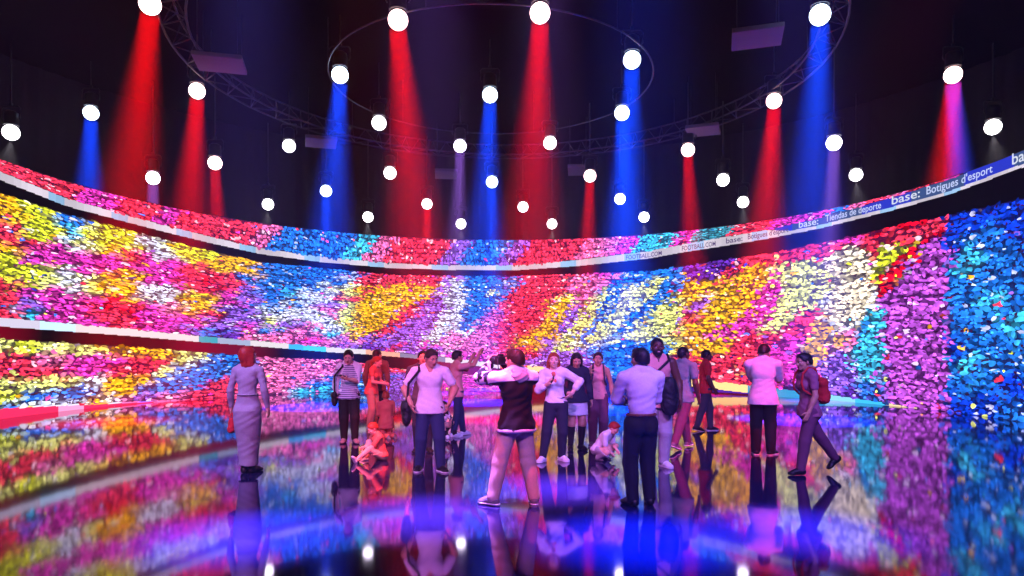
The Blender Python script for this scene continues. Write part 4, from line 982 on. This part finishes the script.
# photographer, from behind
h = Human(516, 505, 348, 208, 'man in a black jacket with white shoulders photographing, seen from behind', 'm', 'light', build=1.03, ankleL=(.135, -.06, .042), ankleR=(-.115, .03, .042), footL=(.6, -1, 0), footR=(-.5, -1, 0), kneeL=(.3, -1, 0), kneeR=(-.2, -1, 0), wristR=(-.015, -.20, .06), wristL=(.085, -.205, .055), elbowL=(1, -.1, -.75), elbowR=(-.8, .2, -.8), handdirL=(-.25, -.5, .8), handdirR=(.35, -.5, .8), curlL=1., curlR=1., head_yaw=22, head_pitch=4, hair='brown').build()
h.hairdo('short'); h.face_parts(); h.top(c_black, 1.05, .475, 'jacket', loose=.018, sleeve_add=.018, folds=.003); h.trousers(c_beige, .97, (.043, .034)); h.shoes(c_red if False else m_shoe_g, m_sole)
u = h.u
f = Field()
for sd in (1, -1):
    f.cap(h.S[sd]+(h.E[sd]-h.S[sd])*.45, h.E[sd], .047*u, .043*u, .02); f.cap(h.E[sd], h.E[sd]+(h.W[sd]-h.E[sd])*.94, .043*u, .030*u, .02)
f.fold(.003, 50); field_obj('sleeves', f, c_patch, h.root, .0075)
f = h.torso(); f.grow(.0225); h.arms(f, .0215, .35); f.fold(.003, 42); f.plane(h.Rc @ V3(0, .15, -1), h.N+h.Rc @ (V3(0, .05, -.050)*u)); f.cut_ell(h.N+h.Rc @ (V3(0, -.012, .022)*u), V3(.043, .048, .03)*u, h.Rc)
field_obj('shoulder_yoke', f, c_white, h.root, .0075)
f = Field(); f.ell(h.N+h.Rc @ (V3(0, .062, -.018)*u), V3(.062, .030, .042)*u, h.Rc @ rotx(.3)); 
for sd in (1, -1): f.cap(h.N+h.Rc @ (V3(sd*.048, .03, .012)*u), h.N+h.Rc @ (V3(sd*.045, -.035, .0)*u), .016*u, .012*u, .02)
f.fold(.003, 70); field_obj('hood', f, c_grey, h.root, .006)
f = Field()
for k in range(28):
    q = lambda t: h.pel+h.Rp @ (V3(.124*math.cos(t), .006+.095*math.sin(t), -.045)*u)
    f.cap(q(2*PI*k/28), q(2*PI*(k+1)/28), .012*u, .012*u, .006)
field_obj('hem_band', f, c_grey, h.root, .006)
photo_camera(h, h.HC+h.Rh @ (V3(.0, -.115, .004)*u), D(22), 'black camera raised to the eye of the man in the black jacket')

# smiling woman and those around her
h = Human(556, 461, 352, 4, 'smiling woman with long auburn hair, white blouse, hand on her hip', 'f', 'light', build=1.0, side=-4, twist=-12, ankleL=(.055, .02, .042), ankleR=(-.125, -.03, .042), footL=(.5, -1, 0), footR=(-.6, -1, 0), wristL=(.155, -.03, -.225), elbowL=(1, .35, .1), handdirL=(-.75, -.45, -.6), wristR=(-.045, -.125, -.12), elbowR=(-.8, .1, -1), handdirR=(.4, -.5, .7), curlR=1.1, head_yaw=8, head_roll=6, hair='ginger').build()
h.hairdo('long'); h.face_parts(True); h.top(c_coral, 0, .56, 'camisole', neck='scoop', loose=.006); h.trousers(c_navy, .95, (.041, .03)); h.shoes(m_shoe_w, m_sole)
u = h.u; f = h.torso(); f.grow(.017); h.arms(f, .019, 1.55); f.tube([(h.pel+V3(0, .006*u, -.06*u), .120*u, .094*u), (h.sp(.4), .068*u, .058*u)], .02); f.fold(.0028, 46); f.plane(V3(0, 0, -1), h.pel+V3(0, 0, .012*u)); f.cut_cap(h.N+h.Rc @ (V3(0, -.07, .08)*u), h.N+h.Rc @ (V3(0, -.098, -.15)*u), .054*u, .030*u); f.cut_ell(h.N+h.Rc @ (V3(0, -.01, .024)*u), V3(.05, .055, .035)*u, h.Rc)
field_obj('blouse', f, c_white, h.root, .008); phone(h, -1, 'phone held against the chest of the smiling woman')
h = Human(576, 450, 352, 12, 'person in dark jacket, pale pleated skirt and dark knee-high socks, head bowed', 'f', 'tan', build=1.05, head_pitch=24, head_yaw=-10, wristL=(.15, -.03, -.322), wristR=(-.12, -.08, -.25), hair='black').build()
h.hairdo('bob'); h.face_parts(); h.top(c_navy, 1.9, .49, 'jacket', loose=.017, flare=.018); h.skirt(c_white, .55, .36, (.125, .10), 'pleated_skirt')
for sd in (1, -1):
    f = Field(); K, A = h.K[sd], h.A[sd]; f.cap(K+(A-K)*.1, A, .0385*h.u, .027*h.u, .02); back = V3(0, 1, 0); f.ell(K+(A-K)*.3+back*.012*h.u, V3(.035, .037, .078)*h.u, h.align(A-K), .03); field_obj('knee_sock', f, c_black, h.root, .007)
h.shoes(m_shoe_k)
h = Human(598, 446, 352, -4, 'woman in a pale tank top holding her backpack strap, hair tied back', 'f', 'tan', build=1.0, wristR=(-.085, -.085, -.075), elbowR=(-.8, .1, -1), handdirR=(.35, -.2, .9), curlR=1.2, wristL=(.15, -.03, -.322), head_yaw=-4, hair='brown').build()
h.hairdo('bun'); h.face_parts(); h.top(c_pinktop, 0, .50, 'tank_top', neck='tank', loose=.008); h.trousers(c_plum, .96, (.046, .038)); h.shoes(m_shoe_g, m_sole); backpack(h, c_char, 'dark backpack worn by the woman in the tank top', size=.85)
h = Human(601, 460, 419, 58, 'small child in a white shirt squatting on the floor, reddish hair', 'm', 'light', h=.60, body=1.0, hs=1.22, build=1.05, pelvis=(0, .05, .17), ankleL=(.07, -.02, .042), ankleR=(-.07, .02, .042), kneeL=(.5, -1, .5), kneeR=(-.5, -1, .5), lean=30, curve=8, wristL=(.06, -.24, -.14), wristR=(-.04, -.22, -.2), head_pitch=22, hair='red').build()
h.hairdo('short'); h.face_parts(); h.trousers(c_grey, .92, (.042, .034)); h.top(c_white, .9, .5, 'shirt'); h.shoes(m_shoe_g)

# white shirt from behind, bearded man
h = Human(641, 505, 347, 193, 'man in a pale long-sleeved shirt and black trousers, back turned, dark hair', 'm', 'tan', build=1.0, wristL=(.055, -.19, -.20), elbowL=(.85, .5, -.6), wristR=(-.06, -.19, -.19), elbowR=(-.8, .6, -.6), head_yaw=12, head_pitch=4, hair='black', ankleL=(.06, .01, .042), ankleR=(-.06, .0, .042)).build()
h.hairdo('short'); h.face_parts(); h.top(c_lilac, 1.95, .572, 'shirt', loose=.016, sleeve_add=.015, neck='polo'); h.trousers(c_black, .98, (.044, .034), .575); h.belt(c_brown, .573); h.shoes(m_shoe_k)
phone(h, 1, 'phone held in front of the man in the pale long-sleeved shirt')
h = Human(657, 467, 337, 6, 'tall bearded man smiling, salmon sleeveless top, black sling bag across the chest', 'm', 'dark', build=1.08, wristL=(.17, -.04, -.322), elbowL=(.8, .6, 0), wristR=(-.15, -.05, -.315), head_yaw=-6, hair='black').build()
h.hairdo('buzz'); h.beard(); h.face_parts(True); h.top(c_pinktop, 0, .46, 'sleeveless_top', neck='tank', loose=.010); h.trousers(c_grey, .97, (.043, .034)); h.shoes(m_shoe_w, m_sole)
shoulder_bag(h, -1, m_leather, 'black sling bag worn across the chest of the bearded man', .25, (.075, .055, .135), -.175, -.115, 'sling_bag', cross=True)

# pair walking together
h = Human(683, 449, 346, 128, 'man in grey-green tee shirt striding away, head turned right', 'm', 'dark', build=1.02, ankleL=(.05, -.14, .042), ankleR=(-.05, .20, .06), footR=(0, -1, -.35), wristR=(-.14, -.05, -.322), wristL=(.14, .02, -.322), head_yaw=-12, hair='black').build()
h.hairdo('buzz'); h.face_parts(); h.top(c_teal, .6, .46, 'tee_shirt', sleeve_add=.016); h.trousers(c_plum, .97, (.041, .032)); h.shoes(m_shoe_g, m_sole)
h = Human(706, 431, 349, 84, 'slim man in a red tee shirt in profile, facing right', 'm', 'dark', build=.95, ankleL=(.045, -.06, .042), ankleR=(-.045, .12, .05), footR=(0, -1, -.2), wristR=(-.13, -.07, -.315), hair='black').build()
h.hairdo('buzz'); h.face_parts(); h.top(c_red, .6, .465, 'tee_shirt', sleeve_add=.016); h.trousers(c_char, .97, (.04, .031)); h.shoes(m_shoe_k, m_sole)

# man with phone from behind, walker with the red backpack
h = Human(763, 455, 343, 158, 'man in an oversized white tee shirt and black trousers looking at his phone, back turned', 'm', 'tan', build=1.08, wristL=(.04, -.21, -.13), elbowL=(.3, .6, -.8), wristR=(-.07, -.205, -.13), elbowR=(-.5, .5, -.8), head_yaw=-24, head_pitch=22, hair='black', ankleL=(.06, .0, .042), ankleR=(-.065, -.02, .042), footL=(.2, -1, 0), footR=(-.5, -1, 0), palmR=(.3, .2, 1), handdirR=(.4, -.8, .3)).build()
h.hairdo('crop'); h.face_parts(); h.top(c_lilac, .85, .455, 'tee_shirt', loose=.015, sleeve_add=.020); h.trousers(c_black, .97, (.044, .035)); h.shoes(m_shoe_k, m_sole); phone(h, -1, 'phone in the hand of the man in the oversized white tee shirt')
h = Human(808, 474, 352, -82, 'walker with cropped dark hair and a red backpack, mid-stride to the left', 'f', 'tan', build=.97, ankleL=(.04, -.09, .042), ankleR=(-.04, .29, .085), footR=(0, -1, -.75), footL=(0, -1, 0), kneeR=(-.05, -1, 0), wristL=(.125, -.07, -.318), wristR=(-.13, .03, -.318), lean=3, head_pitch=8, hair='black').build()
h.hairdo('short'); h.face_parts(); h.top(c_mauve, .55, .475, 'tee_shirt', neck='crew'); h.trousers(c_plum, .97, (.041, .031)); h.shoes(m_shoe_k); backpack(h, c_red, 'red backpack on the walker mid-stride', size=.95)

# ------------------------------------------------------------------ wash lamps added to light the visitors, over the viewer's end
def wash(x, y, z, tgt, col, power, ang, key, label, blend=.6):
    o = hang_lamp((x, y, z), key, label)
    v = (Vector(tgt)-Vector((x, y, z))).normalized()
    spot(tuple(Vector((x, y, z-.12))+v*.32), tgt, col, power, ang, blend, .1)
wash(-4.0, 1.8, 6.6, (-1.6, 10, .9), (1., .22, .8), 3000, 44, 'w', 'added magenta wash lamp above the viewer, to the left')
wash(1.2, .4, 6.2, (.8, 9, .9), (.6, .2, 1.), 3000, 44, 'w', 'added violet wash lamp above the viewer, in the middle')
wash(4.6, 2.0, 6.6, (2.8, 9.6, .9), (.25, .16, 1.), 4000, 42, 'b', 'added blue wash lamp above the viewer, to the right')
wash(-6.6, 4.6, 8.8, (-3.6, 9.2, .8), (.28, .30, 1.), 4000, 30, 'b', 'added blue wash lamp above the far left of the viewer')
wash(-1.2, 5.0, 9.2, (-2.02, 10.7, .3), (1., .07, .03), 15000, 14, 'r', 'added red lamp over the two children on the floor, out of frame', .4)
wash(-1.5, 5.6, 9.2, (-2.87, 14.1, 1.0), (1., .04, .02), 8500, 8, 'r', 'added red lamp over the girl with the ponytail, out of frame', .4)
wash(-.9, 4.2, 9.2, (.3, 7.9, .1), (1., .02, .03), 8000, 11, 'r', 'added red lamp over the man photographing')
wash(5.6, 6.2, 9.2, (3.5, 10.6, .6), (1., .03, .10), 9000, 16, 'r', 'added red lamp over the walker with the backpack')

def pool(px, py, col, power, key, label):  # unseen lamps added overhead to lay colour on the floor
    x, d = pos_at(px, py); hang_lamp((x, d, 9.0), key, label); beam((x, d, 8.75), (x, d, 0), col, power, 14, .4)
pool(640, 540, BLUE, 255. , 'b', 'added blue pool lamp above the man in the pale shirt, out of frame')
pool(430, 515, VIOLET, 187. , 'v', 'added violet pool lamp above the floor before the V-neck man, out of frame')
pool(245, 535, (.15, .12, 1.), 221. , 'b', 'added blue pool lamp above the floor before the long dress, out of frame')
pool(548, 488, VIOLET, 153. , 'v', 'added violet pool lamp above the floor right of the photographer, out of frame')
pool(800, 530, (.10, .08, 1.), 187. , 'b', 'added blue pool lamp above the floor before the walker, out of frame')
